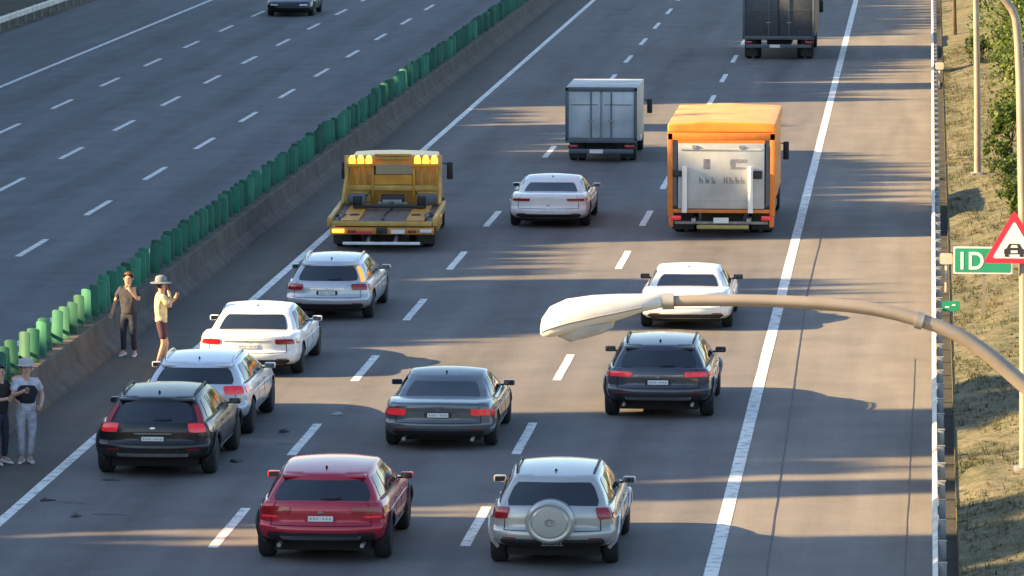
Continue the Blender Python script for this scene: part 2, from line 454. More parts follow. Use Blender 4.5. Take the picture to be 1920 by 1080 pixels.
def trunk_mesh(name, seed, h, r):
    rr = random.Random(seed); bm = bmesh.new()
    pts = [(0.08 * h * 0.1 * math.sin(i + seed), .05 * math.cos(i * 1.7 + seed), h * i / 6) for i in range(7)]
    tube_into(bm, pts, [r * (1.25 if i == 0 else 1 - i * .13) for i in range(7)], 9)
    for i in range(7):
        z = h * rr.uniform(.25, .85); a = rr.uniform(0, 6.28); ln = h * rr.uniform(.14, .26)
        p0 = Vector((0, 0, z)); p1 = p0 + Vector((math.cos(a), math.sin(a), .55)) * ln * .5; p2 = p1 + Vector((math.cos(a + .4), math.sin(a + .4), .9)) * ln * .5
        tube_into(bm, [p0, p1, p2], [r * .42, r * .28, r * .12], 6)
    return bm_mesh(bm, name, True)
# tall verge trees beyond the opposite carriageway: unit height 10, scaled
def dome(c, w, p): return lambda h: .88 * max(0.02, 1 - (abs(h - c) / w) ** p) ** .5
shapes = [dome(.45, .60, 4), dome(.40, .66, 5), dome(.5, .57, 4)]
cr_me, tr_me = [], []
for q in range(4):
    me = crown_mesh('crown', 100 + q, 7600, 2.5, 0.5, 9.8, .50, shapes[q % 3], 150); me.materials.append(M_LEAF_A); cr_me.append(me)
    me = trunk_mesh('trunk', 50 + q, 8.6, .22); me.materials.append(M_BARK); tr_me.append(me)
# how far across the road each tree's shade reaches
REACH = [(40, 1), (76, 2.5), (82.6, 2.5), (83.4, -10), (84.8, -10), (85.6, 2), (88.8, 2.5), (89.4, -3.5), (90.3, -3.5), (91.0, 3), (95, 4), (97.4, 2.5), (98.2, -6), (98.4, -15.2), (103.6, -15.2), (104.2, -10.5), (106, -10), (107, -5), (110, -4.2), (114, -3.6), (118.0, -3.8), (119.2, -10), (126.0, -10), (127.0, -2.6), (133, -2.6), (141, -2.4), (145, -2.2), (152, -4), (154.5, -11), (158.5, -11), (159.5, -6), (161.5, -6), (162.5, -13.5), (168.5, -13.5), (170, -4), (176, -4), (177.8, 3), (180.2, 3), (182, -4), (190, -2), (199, -3), (202, -7.5), (205, -3), (212, -1), (235, -2), (262, -2)]
def rmin(y, d): return min(interp(REACH, y + k * d / 4) for k in range(-4, 5))
TB = math.tan(R(SUN_BACK))
rt_ = random.Random(21)
def verge_tree(x, y, h, wid, group='tall trees lining the far verge'):
    q = rt_.randrange(4)
    t = empty('verge_tree', (x, y, -.05), rt_.uniform(0, 6.28), 'tall leafy tree on the far verge beyond the opposite carriageway', 'tree', group)
    a = link('trunk', tr_me[q], None, t); b = link('crown', cr_me[q], None, t)
    s = h / 10.0
    for o in (a, b): o.scale = (wid, wid, s)
yg = 56.0
while yg < 262:
    xt = -43 + rt_.uniform(-.8, .8); rc = rmin(yg, 1.0) + rt_.uniform(-.5, .4)
    verge_tree(xt, yg - (rc - xt) * TB, (rc - xt) * TAN_EL * 1.02, rt_.uniform(.5, .64))
    yg += 1.9
yg = 50.0
while yg < 266:
    xt = -49 + rt_.uniform(-1.5, 1.5); rc2 = min(rmin(yg, 3.8) - .8, 0)
    verge_tree(xt, yg - (rc2 - xt) * TB, (rc2 - xt) * TAN_EL * rt_.uniform(.93, 1.0), rt_.uniform(1.0, 1.2))
    yg += 3.0
# trees on the right hand bank
bush = []
for q in range(3):
    me = crown_mesh('crown', 300 + q, 9500, 2.0, 0.2, 6.4, .095, lambda h: 0.95 * math.sin(math.pi * min(1, h * .8 + .18)) ** .5, 60); me.materials.append(M_LEAF_B); bush.append(me)
tr2 = trunk_mesh('trunk', 71, 5.4, .12); tr2.materials.append(M_BARK)
bl = ['sunlit green tree standing closest behind the second lamp post', 'second sunlit green tree up the bank, just past the nearest one', 'third sunlit green tree further along the right bank', 'small green tree far up the right bank', 'leafy green tree near the top right corner', 'farthest green tree on the right bank', 'green tree high on the bank at the right edge of the frame', 'broad green tree behind the roadside trees at the right edge']
for i, (x, y, s) in enumerate(((3.25, 151, .78), (3.2, 166, .86), (3.35, 181, .95), (3.2, 197, 1.0), (3.5, 214, 1.1), (3.3, 232, 1.15), (4.6, 158, 1.05), (4.9, 189, 1.25))):
    t = empty('bank_tree', (x, y, bank_z(x, y) - .05), i * 1.3, bl[i], 'tree', 'trees on the right hand bank')
    a = link('trunk', tr2, None, t); b = link('crown', bush[i % 3], None, t)
    for o in (a, b): o.scale = (s, s, s)
t = empty('bare_tree', (0.92, 198, bank_z(.92, 198) - .05), .4, 'slim brown bare trunk beside the guard rail near the top edge', 'tree')
tube('trunk', M_BARK, t, [(0, 0, 0), (-.03, 0, 1.2), (.02, .05, 2.6), (.05, 0, 4.5)], [.09, .07, .06, .03])
bm = bmesh.new(); tube_into(bm, [(.0, 0, 1.6), (.3, .1, 2.3), (.5, .1, 3.3)], [.04, .03, .012], 6); tube_into(bm, [(.02, 0, 2.6), (-.2, .1, 3.2), (-.3, .1, 4.1)], [.035, .025, .01], 6)
link('branch', bm_mesh(bm, 'branch', True), M_BARK, t)
# low shrubs on the bank
sh_me = crown_mesh('crown', 411, 900, .55, .05, .75, .06, lambda h: .95 * math.sin(math.pi * min(1, h * .7 + .28)) ** .6, 18); sh_me.materials.append(M_LEAF_A)
sst = bmesh.new()
for a in range(5): tube_into(sst, [(0, 0, -.05), (.2 * math.cos(a * 1.3), .2 * math.sin(a * 1.3), .5)], [.015, .006], 5)
st_me = bm_mesh(sst, 'stem'); st_me.materials.append(M_BARK)
sl = ['low green shrub on the bank behind the small green sign', 'low green shrub just beyond the first one on the bank', 'low dark shrub at the foot of the second lamp post', 'low shrub between the lamp posts on the bank', 'small shrub beside the bare trunk', 'low shrub by the right edge above the warning sign', 'dark shrub against the right edge below the nearest green tree', 'leafy shrub under the nearest bank tree', 'low shrub beside the second lamp post, nearer the camera', 'spreading weeds at the right edge level with the red triangle', 'low weeds on the bank below the lamp arm', 'weeds at the right edge near the bottom corner']
for i, (x, y, s) in enumerate(((2.05, 117, .8), (1.9, 125, .9), (1.75, 139, .9), (2.3, 132, 1.1), (1.6, 180, 1.1), (2.4, 110, .8), (2.15, 146, 1.2), (1.95, 150, 1.0), (1.8, 134, .7), (2.2, 101, .55), (1.9, 94, .4), (1.75, 79.5, .4))):
    t = empty('shrub', (x, y, bank_z(x, y)), i, sl[i], 'shrub', 'low shrubs on the bank')
    a = link('crown', sh_me, None, t); b = link('stem', st_me, None, t)
    for o in (a, b): o.scale = (s, s, s)

# ------------------------------------------------------------------ street lamps
M_POLE = pm('lamp_pole_steel', (0.30, 0.255, 0.21), 0.5, 0.3, 0, 0.12, 4)
M_HEAD = pm('lamp_head_shell', (0.56, 0.56, 0.55), 0.4, 0.1, 0.2, 0.08, 4)
M_LENS = pm('lamp_lens', (0.35, 0.38, 0.40), 0.15, 0, 0.3, 0.1)
def lamp_head_mesh():
    bm = bmesh.new(); rings = []
    secs = [(0, .035, .04, 0), (.05, .06, .055, 0), (.16, .085, .06, -.01), (.32, .11, .085, -.03), (.5, .13, .105, -.05), (.68, .135, .115, -.075), (.80, .115, .10, -.10), (.86, .07, .06, -.125), (.875, .02, .02, -.14)]
    for (d, wy, hz, dz) in secs:
        ring = []
        for k in range(16):
            a = 2 * math.pi * k / 16
            sx = math.copysign(abs(math.cos(a)) ** .75, math.cos(a)); sz = math.copysign(abs(math.sin(a)) ** .8, math.sin(a))
            ring.append(bm.verts.new((-d, wy * sx, dz + hz * (sz * 1.0 if sz > 0 else sz * .72))))
        rings.append(ring)
    for a, b in zip(rings, rings[1:]):
        for k in range(16): bm.faces.new((a[k], a[(k + 1) % 16], b[(k + 1) % 16], b[k]))
    bm.faces.new(rings[0]); bm.faces.new(rings[-1][::-1])
    return bm_mesh(bm, 'lamp_head', True, 60)
head_me = lamp_head_mesh(); head_me.materials.append(M_HEAD)
bm = bmesh.new()
rings = []
for s, z in ((1, -.115), (.9, -.155), (.55, -.185)):
    rings.append([bm.verts.new((-.56 + .21 * s * math.cos(a * math.pi / 8), .105 * s * math.sin(a * math.pi / 8), z - .02 * math.cos(a * math.pi / 8) * -1)) for a in range(16)])
for a, b in zip(rings, rings[1:]):
    for k in range(16): bm.faces.new((a[k], a[(k + 1) % 16], b[(k + 1) % 16], b[k]))
bm.faces.new(rings[-1]); bm.faces.new(rings[0][::-1])
lens_me = bm_mesh(bm, 'lens', True); lens_me.materials.append(M_LENS)
def street_lamp(dx, y, label, dh=0.0):
    bx = 1.36 + dx; bz = bank_z(bx, y)
    root = empty('street_lamp', (bx, y, bz), 0, label, 'street lamp', 'street lamps on the right hand bank')
    A = [(1.36, bz), (1.33, 2.5), (1.27, 4.8), (1.21, 6.3), (1.10, 6.90), (.677, 7.27), (.382, 7.515), (.087, 7.672), (-.354, 7.787), (-.869, 7.831), (-1.31, 7.842), (-1.80, 7.831)]
    rad = [.085, .078, .07, .064, .058, .055, .052, .049, .046, .044, .042, .038]
    A = [A[0]] + [(a_, b_ + dh) for a_, b_ in A[1:]]
    P = []
    RR = []
    for i in range(len(A) - 1):           # denser, smooth polyline
        p0, p1, p2, p3 = A[max(i - 1, 0)], A[i], A[i + 1], A[min(i + 2, len(A) - 1)]
        for k in range(3):
            t_ = k / 3
            q = [0.5 * (2 * p1[c] + (p2[c] - p0[c]) * t_ + (2 * p0[c] - 5 * p1[c] + 4 * p2[c] - p3[c]) * t_ ** 2 + (3 * p1[c] - p0[c] - 3 * p2[c] + p3[c]) * t_ ** 3) for c in (0, 1)]
            P.append((q[0] - 1.36, 0, q[1] - bz)); RR.append(rad[i] + (rad[i + 1] - rad[i]) * t_)
    P.append((A[-1][0] - 1.36, 0, A[-1][1] - bz)); RR.append(rad[-1])
    tube('pole', M_POLE, root, P, RR, 12)
    bm = bmesh.new(); bbox(bm, -.16, .16, -.16, .16, -.12, .03, .01); link('base_plate', bm_mesh(bm, 'base_plate', True), M_POST, root)
    tube('clamp', M_POST, root, [(-.02 - 1.36, 0, 7.705 + dh - bz), (-.07 - 1.36, 0, 7.718 + dh - bz)], .06, 12)
    tube('clamp', M_POST, root, [(-1.74 - 1.36, 0, 7.833 + dh - bz), (-1.82 - 1.36, 0, 7.83 + dh - bz)], .058, 12)
    h = link('lamp_head', head_me, None, root); h.location = (-1.80 - 1.36, 0, 7.83 + dh - bz); h.rotation_euler = (0, R(-3), 0); h.scale = (1.0, 1.1, 1.22)
    link('lens', lens_me, None, h)
    pts = [(-d_, sg * w_ * 1.02, z_) for sg, seq in ((1, 1), (-1, -1)) for (d_, w_, z_) in ((.16, .085, -.02), (.32, .11, -.04), (.5, .13, -.062), (.68, .135, -.088), (.80, .115, -.112), (.86, .07, -.135))[::seq]]
    tube('seam', M_POST, h, pts + [pts[0]], .006, 5)
    return root
street_lamp(0, 39, 'street lamp with pale head and curved arm reaching across in front of the cars')
street_lamp(.13, 84.5, 'tall thin lamp post carrying the red triangular warning sign', .55)
street_lamp(-.14, 138, 'farther thin lamp post beside the green trees, cut off by the top edge', .55)

# ------------------------------------------------------------------ signs
M_SRED = pm('sign_red', (0.62, 0.03, 0.06), 0.45, var=0.08)
M_SWHITE = pm('sign_white', (0.80, 0.79, 0.75), 0.45, var=0.04)
M_SGREEN = pm('sign_green', (0.02, 0.30, 0.16), 0.45, var=0.08)
M_SBACK = pm('sign_back', (0.4, 0.4, 0.4), 0.5, 0.5)
def rtri(h, wdt, rad, n=6):
    c = [Vector((0, h)), Vector((-wdt / 2, 0)), Vector((wdt / 2, 0))]
    cen = (c[0] + c[1] + c[2]) / 3; out = []
    for i in range(3):
        p, a, b = c[i], c[i - 1], c[(i + 1) % 3]
        d1 = (a - p).normalized(); d2 = (b - p).normalized()
        half = math.acos(max(-1, min(1, d1.dot(d2)))) / 2; dist = rad / math.tan(half)
        s, e = p + d1 * dist, p + d2 * dist
        for k in range(n + 1):
            t_ = k / n; q = s * (1 - t_) ** 2 + p * 2 * t_ * (1 - t_) + e * t_ ** 2
            out.append(q)
    return out
def plate(name, mat, parent, pts, y0, y1):
    bm = bmesh.new(); a = [bm.verts.new((p[0], y0, p[1])) for p in pts]; b = [bm.verts.new((p[0], y1, p[1])) for p in pts]
    bm.faces.new(a); bm.faces.new(b[::-1])
    for i in range(len(pts)): bm.faces.new((a[i], a[(i + 1) % len(pts)], b[(i + 1) % len(pts)], b[i]))
    return link(name, bm_mesh(bm, name), mat, parent)
ws = empty('warning_sign', (1.30, 84.38, 3.66), 0, 'red bordered white triangular warning sign with black vehicle symbol', 'sign')
tri = rtri(.80, .93, .045)
plate('border', M_SRED, ws, tri, -.03, -.01)
inn = [(p.x * .70, (p.y - .267) * .70 + .262) for p in tri]
plate('panel', M_SWHITE, ws, inn, -.034, -.0305)
# symbol: a vehicle seen head on, tilted, over two dark wheels
car_s = [(-.15, .14), (-.15, .21), (-.115, .225), (-.075, .295), (.075, .295), (.115, .225), (.15, .21), (.15, .14)]
plate('symbol', M_INK, ws, car_s, -.038, -.0345)
plate('symbol', M_SWHITE, ws, [(-.055, .235), (-.04, .275), (.04, .275), (.055, .235)], -.041, -.0385)
plate('symbol', M_SWHITE, ws, [(-.05, .155), (-.05, .195), (.05, .195), (.05, .155)], -.041, -.0385)
plate('symbol', M_INK, ws, [(-.14, .10), (-.14, .139), (-.08, .139), (-.08, .10)], -.038, -.0345)
plate('symbol', M_INK, ws, [(.08, .10), (.08, .139), (.14, .139), (.14, .10)], -.038, -.0345)
boxes('bracket', M_SBACK, ws, [(-.2, .2, -.01, .02, .15, .19), (-.1, .1, -.01, .02, .5, .54)])
gs = empty('marker_sign', (1.03, 106, bank_z(1.03, 106)), 0, 'small green sign with white 1D lettering on a slim post', 'sign')
gz = bank_z(1.03, 106)
box('post', M_POLE, gs, .02, .075, 0, .05, -.1, 1.83 - gz)
def rrect(x0, x1, z0, z1, r=.03, n=4):
    out = []
    for cx, cz, a0 in ((x1 - r, z1 - r, 0), (x0 + r, z1 - r, 90), (x0 + r, z0 + r, 180), (x1 - r, z0 + r, 270)):
        for k in range(n + 1): out.append((cx + r * math.cos(R(a0 + 90 * k / n)), cz + r * math.sin(R(a0 + 90 * k / n))))
    return out
zb_, zt_ = 1.335 - gz, 1.845 - gz
plate('board', M_SWHITE, gs, rrect(-.53, .57, zb_, zt_), -.02, -.002)
plate('face', M_SGREEN, gs, rrect(-.50, .54, zb_ + .03, zt_ - .03), -.024, -.0205)
def text_mesh(txt, size, parent, mat, loc, sx=1.0, name='lettering', ext=.002):
    cu = bpy.data.curves.new('t', 'FONT'); cu.body = txt; cu.size = size; cu.extrude = ext; cu.offset = size * .018
    o = bpy.data.objects.new('t', cu); COL.objects.link(o)
    bpy.context.view_layer.update()
    me = bpy.data.meshes.new_from_object(o.evaluated_get(bpy.context.evaluated_depsgraph_get()))
    bpy.data.objects.remove(o); me.materials.clear()
    ob = link(name, me, mat, parent); ob.location = loc; ob.rotation_euler = (R(90), 0, 0); ob.scale.x = sx
    return ob
text_mesh('1D', .46, gs, M_SWHITE, (-.47, -.026, zb_ + .09), .9)
km = empty('distance_plate', (0.47, 107.9, 0), 0, 'tiny green plate on a short post just behind the guard rail', 'sign')
box('post', M_POST, km, -.02, .02, 0, .04, 0.05, .42)
plate('board', M_SGREEN, km, rrect(-.17, .17, .42, .62, .02), -.012, .0)
boxes('stripe', M_SWHITE, km, [(-.11, -.03, -.016, -.0125, .49, .52), (.02, .09, -.016, -.0125, .53, .56)])
M_REFL = pm('reflector_pale', (0.72, 0.55, 0.42), 0.4)
for i, (x, y, lb) in enumerate(((.40, 115.5, 'pale square reflector post beside the rail, left of the green sign'), (.36, 177.6, 'pale reflector post beside the rail, far up near the top'))):
    d = empty('delineator_post', (x, y, 0), 0, lb, 'delineator', 'reflector posts by the rail')
    box('post', M_SWHITE, d, -.022, .022, 0, .03, 0.0, .60, .005)
    plate('reflector', M_REFL, d, rrect(-.13, .13, .58, .80, .04), -.03, -.002)

# ------------------------------------------------------------------ vehicles
ZS = 0.75          # everything in this scene is low and wide, as the photograph shows it
def rbox(fn, ts, ps, qs):
    bm = bmesh.new(); vd = {}
    nt, np_, nq = len(ts), len(ps), len(qs)
    def V(i, j, k):
        if (i, j, k) not in vd: vd[(i, j, k)] = bm.verts.new(fn(ts[i], ps[j], qs[k]))
        return vd[(i, j, k)]
    for i in range(nt - 1):
        for j in range(np_ - 1):
            for k in (0, nq - 1): bm.faces.new((V(i, j, k), V(i + 1, j, k), V(i + 1, j + 1, k), V(i, j + 1, k)))
        for k in range(nq - 1):
            for j in (0, np_ - 1): bm.faces.new((V(i, j, k), V(i + 1, j, k), V(i + 1, j, k + 1), V(i, j, k + 1)))
    for j in range(np_ - 1):
        for k in range(nq - 1):
            for i in (0, nt - 1): bm.faces.new((V(i, j, k), V(i, j + 1, k), V(i, j + 1, k + 1), V(i, j, k + 1)))
    bmesh.ops.recalc_face_normals(bm, faces=bm.faces)
    return bm
def bevel_sharp(bm, ang, off, seg=3):
    es = [e for e in bm.edges if len(e.link_faces) == 2 and e.calc_face_angle(0) > R(ang)]
    bmesh.ops.bevel(bm, geom=es, offset=off, segments=seg, profile=0.5, affect='EDGES', clamp_overlap=True)
def panel(name, mat, parent, fn, u0, u1, v0, v1, off, cen, nu=8, nv=5, rnd=0.0, dep=0.012, smooth=True):
    bm = bmesh.new(); top, bot = [], []
    for i in range(nu + 1):
        for j in range(nv + 1):
            a = -1 + 2 * i / nu; b = -1 + 2 * j / nv
            a2 = a * (1 - rnd * abs(b) ** 5); b2 = b * (1 - rnd * abs(a) ** 5)
            u = (u0 + u1) / 2 + a2 * (u1 - u0) / 2; v_ = (v0 + v1) / 2 + b2 * (v1 - v0) / 2
            p = Vector(fn(u, v_)); e = 1e-3
            n_ = (Vector(fn(u + e, v_)) - Vector(fn(u - e, v_))).cross(Vector(fn(u, v_ + e)) - Vector(fn(u, v_ - e)))
            n_.normalize()
            if n_.dot(p - cen) < 0: n_ = -n_
            top.append(bm.verts.new(p + n_ * off)); bot.append(bm.verts.new(p + n_ * (off - dep)))
    I = lambda i, j: i * (nv + 1) + j
    for i in range(nu):
        for j in range(nv):
            bm.faces.new((top[I(i, j)], top[I(i + 1, j)], top[I(i + 1, j + 1)], top[I(i, j + 1)]))
            bm.faces.new((bot[I(i, j)], bot[I(i, j + 1)], bot[I(i + 1, j + 1)], bot[I(i + 1, j)]))
    for i in range(nu):
        for j in (0, nv): bm.faces.new((top[I(i, j)], top[I(i + 1, j)], bot[I(i + 1, j)], bot[I(i, j)]))
    for j in range(nv):
        for i in (0, nu): bm.faces.new((top[I(i, j)], top[I(i, j + 1)], bot[I(i, j + 1)], bot[I(i, j)]))
    return link(name, bm_mesh(bm, name, smooth, 35), mat, parent)
# one wheel, shared
def wheel_meshes(r, w):
    tm = bm_mesh(lathe_x([(-w / 2, r * .62), (-w / 2, r * .86), (-w * .38, r * .97), (-w * .2, r), (w * .2, r), (w * .38, r * .97), (w / 2, r * .86), (w / 2, r * .62)], 28), 'tyre', True, 50)
    tm.materials.append(M_RUBBER)
    bm = lathe_x([(-w * .3, r * .61), (w * .40, r * .64), (w * .44, r * .60), (w * .30, r * .55), (w * .28, r * .2), (w * .36, r * .12), (w * .36, .01)], 28)
    for k in range(5):
        m_ = Matrix.Rotation(k * 2 * math.pi / 5, 4, 'X')
        bbox(bm, w * .28, w * .41, -r * .085, r * .085, r * .1, r * .6, 0, m_)
    rm = bm_mesh(bm, 'rim', True, 40); rm.materials.append(M_RIM)
    return tm, rm
W_CAR = wheel_meshes(.275, .215)
W_SUV = wheel_meshes(.295, .235)
W_TRK = wheel_meshes(.36, .26)
W_SML = wheel_meshes(.29, .20)
def add_wheel(root, wm, x, y, r, side):
    t_ = link('wheel', wm[0], None, root); t_.location = (x, y, r); t_.rotation_euler = (random.uniform(0, 1.2), 0, 0 if side > 0 else math.pi)
    link('rim', wm[1], None, t_)
    return t_

KIND = {
 'sedan': dict(L=4.65, W=1.80, H=1.46, zb=.26, deck=[(0, 1.00), (.35, 1.03), (.9, 1.02), (1.3, .96), (3.4, .96), (3.9, .90), (4.5, .76), (4.65, .70)], cab=(.62, 1.45, 2.72, 3.62), belt=.955, wr=.66, wb=.885, wh=W_CAR, r=.275,
   rear=[(0, .10), (.15, .02), (.34, 0.0), (.44, .015), (.5, .06), (.8, .06), (.93, .05), (1, .07)], axles=(.9, 3.68)),
 'suv': dict(L=4.5, W=1.85, H=1.69, zb=.35, deck=[(0, 1.13), (3.1, 1.13), (3.6, 1.07), (4.3, .94), (4.5, .86)], cab=(.12, .56, 2.6, 3.5), belt=1.12, wr=.67, wb=.90, wh=W_SUV, r=.295,
   rear=[(0, .12), (.15, .02), (.32, 0.0), (.42, .02), (.5, .07), (.85, .07), (1, .11)], axles=(.76, 3.5)),
 'hatch': dict(L=4.30, W=1.76, H=1.50, zb=.27, deck=[(0, 1.01), (3.0, 1.0), (3.5, .95), (4.15, .80), (4.3, .74)], cab=(.14, .72, 2.55, 3.38), belt=.995, wr=.66, wb=.895, wh=W_CAR, r=.275,
   rear=[(0, .10), (.15, .02), (.34, 0.0), (.44, .02), (.52, .07), (.85, .08), (1, .13)], axles=(.74, 3.4)),
}
SECT = [(0, .86), (.12, .955), (.42, 1.0), (.72, .985), (.92, .945), (1, .90)]
def lin(a, b, n): return [a + (b - a) * i / n for i in range(n + 1)]
def make_car(name, label, x, y, yaw, kind, pt, style):
    K = dict(KIND[kind]); K.update(style.get('dims', {}))
    L, W, H, zb, deck, belt, rear = K['L'], K['W'], K['H'], K['zb'], K['deck'], K['belt'], K['rear']
    y0c, y0r, y1r, y1c = K['cab']; wrf, wbf = K['wr'], K['wb']
    if yaw == 0: x, y = x * (y - .6) / y, y - .6
    root = empty(name, (x, y, 0), yaw, label, style.get('cat', 'car'))
    def fb(t, p, q):
        y_ = L * t
        zl = zb + .10 * max(0, 1 - t / .10) ** 2 * .6 + .06 * max(0, (t - .93) / .07)
        zt = interp(deck, y_)
        z = zl + (zt - zl) * q + .035 * (1 - p * p) * q ** 10
        w = W / 2 * interp(SECT, q) * (1 - .065 * max(0, 1 - t / .16) ** 2 - .09 * max(0, (t - .82) / .18) ** 2)
        ya = sstep(rear, q) + .19 * abs(p) ** 2.9
        yb = L - .10 * abs(q - .35) - .24 * abs(p) ** 3
        return (p * w, ya + (yb - ya) * t, z * ZS)
    ts = sorted(set(lin(0, .12, 4) + lin(.12, .88, 18) + lin(.88, 1, 4)))
    ps = [-1, -.93, -.8, -.6, -.35, 0, .35, .6, .8, .93, 1]
    qs = [0, .07, .15, .25, .34, .42, .5, .6, .72, .82, .92, 1]
    bm = rbox(fb, ts, ps, qs); bevel_sharp(bm, 48, .045)
    body = link('body', bm_mesh(bm, 'body', True, 42), pt, root)
    # wheel wells
    r = K['r']; cm = bmesh.new()
    for ay in K['axles']:
        for k in range(1):
            ring = [[cm.verts.new((sx, ay + (r + .045) * math.cos(a * math.pi / 14), r + .01 + (r + .045) * math.sin(a * math.pi / 14))) for a in range(28)] for sx in (-W, W)]
            for a in range(28): cm.faces.new((ring[0][a], ring[0][(a + 1) % 28], ring[1][(a + 1) % 28], ring[1][a]))
            cm.faces.new(ring[0][::-1]); cm.faces.new(ring[1])
    cut = link('cut', bm_mesh(cm, 'cut'), M_DARK)
    md = body.modifiers.new('b', 'BOOLEAN'); md.object = cut; md.operation = 'DIFFERENCE'; md.solver = 'EXACT'; md.material_mode = 'TRANSFER'
    root.location = (0, 0, 0); root.rotation_euler = (0, 0, 0)
    dg = bpy.context.evaluated_depsgraph_get()
    me = bpy.data.meshes.new_from_object(body.evaluated_get(dg))
    body.modifiers.clear(); body.data = me
    me.name = 'body'
    try: me.set_sharp_from_angle(angle=R(42))
    except Exception: pass
    bpy.data.objects.remove(cut)
    root.location = (x, y, 0); root.rotation_euler = (0, 0, yaw)
    cen = Vector((0, L / 2, .5))
    # greenhouse
    Hc = H - .035
    def fc(t, p, q):
        zz = belt - .03 + (Hc - belt + .03) * q + .045 * (1 - p * p) * q ** 6 * (1 - (2 * t - 1) ** 2 * .6)
        zz -= q * (.075 * max(0, 1 - t / .55) ** 2 + .05 * max(0, (t - .6) / .4) ** 2)
        wq = W / 2 * (wbf + (wrf - wbf) * (q ** 1.35))
        wq *= 1 - .075 * max(0, 1 - t / .4) ** 2 - .07 * max(0, (t - .7) / .3) ** 2
        ya = y0c + (y0r - y0c) * (q ** .92) + .16 * p * p; yb = y1c + (y1r - y1c) * q - .22 * p * p
        return (p * wq, ya + (yb - ya) * t, zz * ZS)
    bm = rbox(fc, lin(0, 1, 14), [-1, -.8, -.5, -.2, .2, .5, .8, 1], lin(0, 1, 7)); bevel_sharp(bm, 36, .042)
    link('cabin', bm_mesh(bm, 'cabin', True, 45), pt, root)
    gp = style.get('glass', (.84, .13, .82))
    rw = panel('rear_window', M_GLASS, root, lambda u, w_: fc(0, u, w_), -gp[0], gp[0], gp[1], gp[2], .006, cen, 10, 5, .05)
    panel('windscreen', M_GLASS, root, lambda u, w_: fc(1, u, w_), -.9, .9, .1, .93, .006, cen, 10, 5, .04)
    side_t = style.get('side', ((.10, .25), (.27, .545), (.565, .86)))
    for sg in (-1, 1):
        for (a, b) in side_t:
            panel('side_window', M_GLASS, root, lambda u, w_: fc(u, sg, w_), a, b, .16, .84, .006, cen, 6, 4, .06)
        panel('window_trim', style.get('trim', M_BLACK), root, lambda u, w_: fc(u, sg, w_), .08, .9, .10, .145, .008, cen, 10, 1)
    # rear furniture
    fr = lambda u, w_: fb(0, u, w_)
    for (p0, p1, q0, q1, mt) in style['lamps']:
        for sg in (-1, 1):
            panel('tail_lamp', mt, root, fr, min(sg * p0, sg * p1), max(sg * p0, sg * p1), q0, q1, .016, cen, 5, 3, .08, .03)
    for (p0, p1, q0, q1, mt) in style.get('clamps', ()):
        for sg in style.get('clamp_sides', (-1, 1)):
            panel('tail_lamp', mt, root, lambda u, w_: fc(0, u, w_), min(sg * p0, sg * p1), max(sg * p0, sg * p1), q0, q1, .016, cen, 4, 5, .06, .03)
    for (t0, t1, q0, q1, mt) in style.get('wrap', ()):
        for sg in (-1, 1):
            panel('tail_lamp', mt, root, lambda u, w_: fb(u, sg, w_), t0, t1, q0, q1, .012, cen, 4, 3, .08, .03)
    tw, tq0, tq1 = style.get('gate', (.80, .42, .985))
    seam = style.get('seam', M_DARK)
    bt = style.get('bumper', (.0, .24 if kind == 'suv' else .17))
    bmp = panel('bumper_trim', style.get('bumper_mat', M_BLACK), root, fr, -.90, .90, bt[0] + .01, bt[1], .012, cen, 12, 3, .03, .03)
    if style.get('skid'):
        panel('skid_plate', style['skid'], bmp, fr, -.70, .70, .09, .155, .026, cen, 12, 1, .05)
    for s2 in (-1, 1):
        panel('reflector', M_RED, bmp, fr, *sorted((s2 * .62, s2 * .84)), bt[1] + .015, bt[1] + .04, .01, cen, 4, 1)
        panel('gate_seam', seam, root, fr, s2 * tw - .006, s2 * tw + .006, tq0, tq1, .004, cen, 1, 6)
    panel('gate_seam', seam, root, fr, -tw, tw, tq0 - .008, tq0 + .008, .004, cen, 10, 1)
    if style.get('bar'):
        q0, q1, mt, hw = style['bar']; panel('garnish', mt, root, fr, -hw, hw, q0, q1, .012, cen, 10, 1)
    pq = style.get('plate', .62)
    pp = Vector(fr(0, pq)); px = style.get('plate_x', 0.0)
    panel('plate_recess', style.get('recess', M_BLACK), root, fr, px - .26, px + .26, pq - .09, pq + .09, .003, cen, 4, 2, .05)
    pl = panel('licence_plate', M_PLATE, root, fr, px - .20, px + .20, pq - .068, pq + .068, .016, cen, 2, 1, 0, .008, False)
    rp_ = random.Random(hash(label) % 999 if False else len(label) * 7)
    for k in range(7):
        if k == 3: panel('plate_mark', M_PINK, pl, fr, px - .012, px + .012, pq - .006, pq + .006, .019, cen, 1, 1); continue
        ux = px - .155 + k * .0515
        panel('plate_mark', M_PINK, pl, fr, ux - .012, ux + .012, pq - rp_.uniform(.022, .030), pq + .028, .019, cen, 1, 1)
    if style.get('spoiler'):
        p0 = Vector(fc(0, 0, .97)); hw = W / 2 * wrf * .93
        bm = bmesh.new()
        bbox(bm, -hw, hw, p0.y - .13, p0.y + .22, p0.z - .02, p0.z + .032, .014)
        for vv in bm.verts: vv.co.y += .16 * (vv.co.x / hw) ** 2; vv.co.z -= .035 * (vv.co.x / hw) ** 2
        link('spoiler', bm_mesh(bm, 'spoiler', True), style['spoiler'], root)
    if style.get('rails'):
        for sg in (-1, 1):
            pts = []
            for i in range(9):
                tt = .10 + .78 * i / 8; q_ = Vector(fc(tt, sg * .93, 1.0)); pts.append(q_ + Vector((0, 0, .035 if 0 < i < 8 else -.005)))
            tube('roof_rail', style['rails'], root, pts, .018, 6)
    ant = Vector(fc(.16, 0, 1))
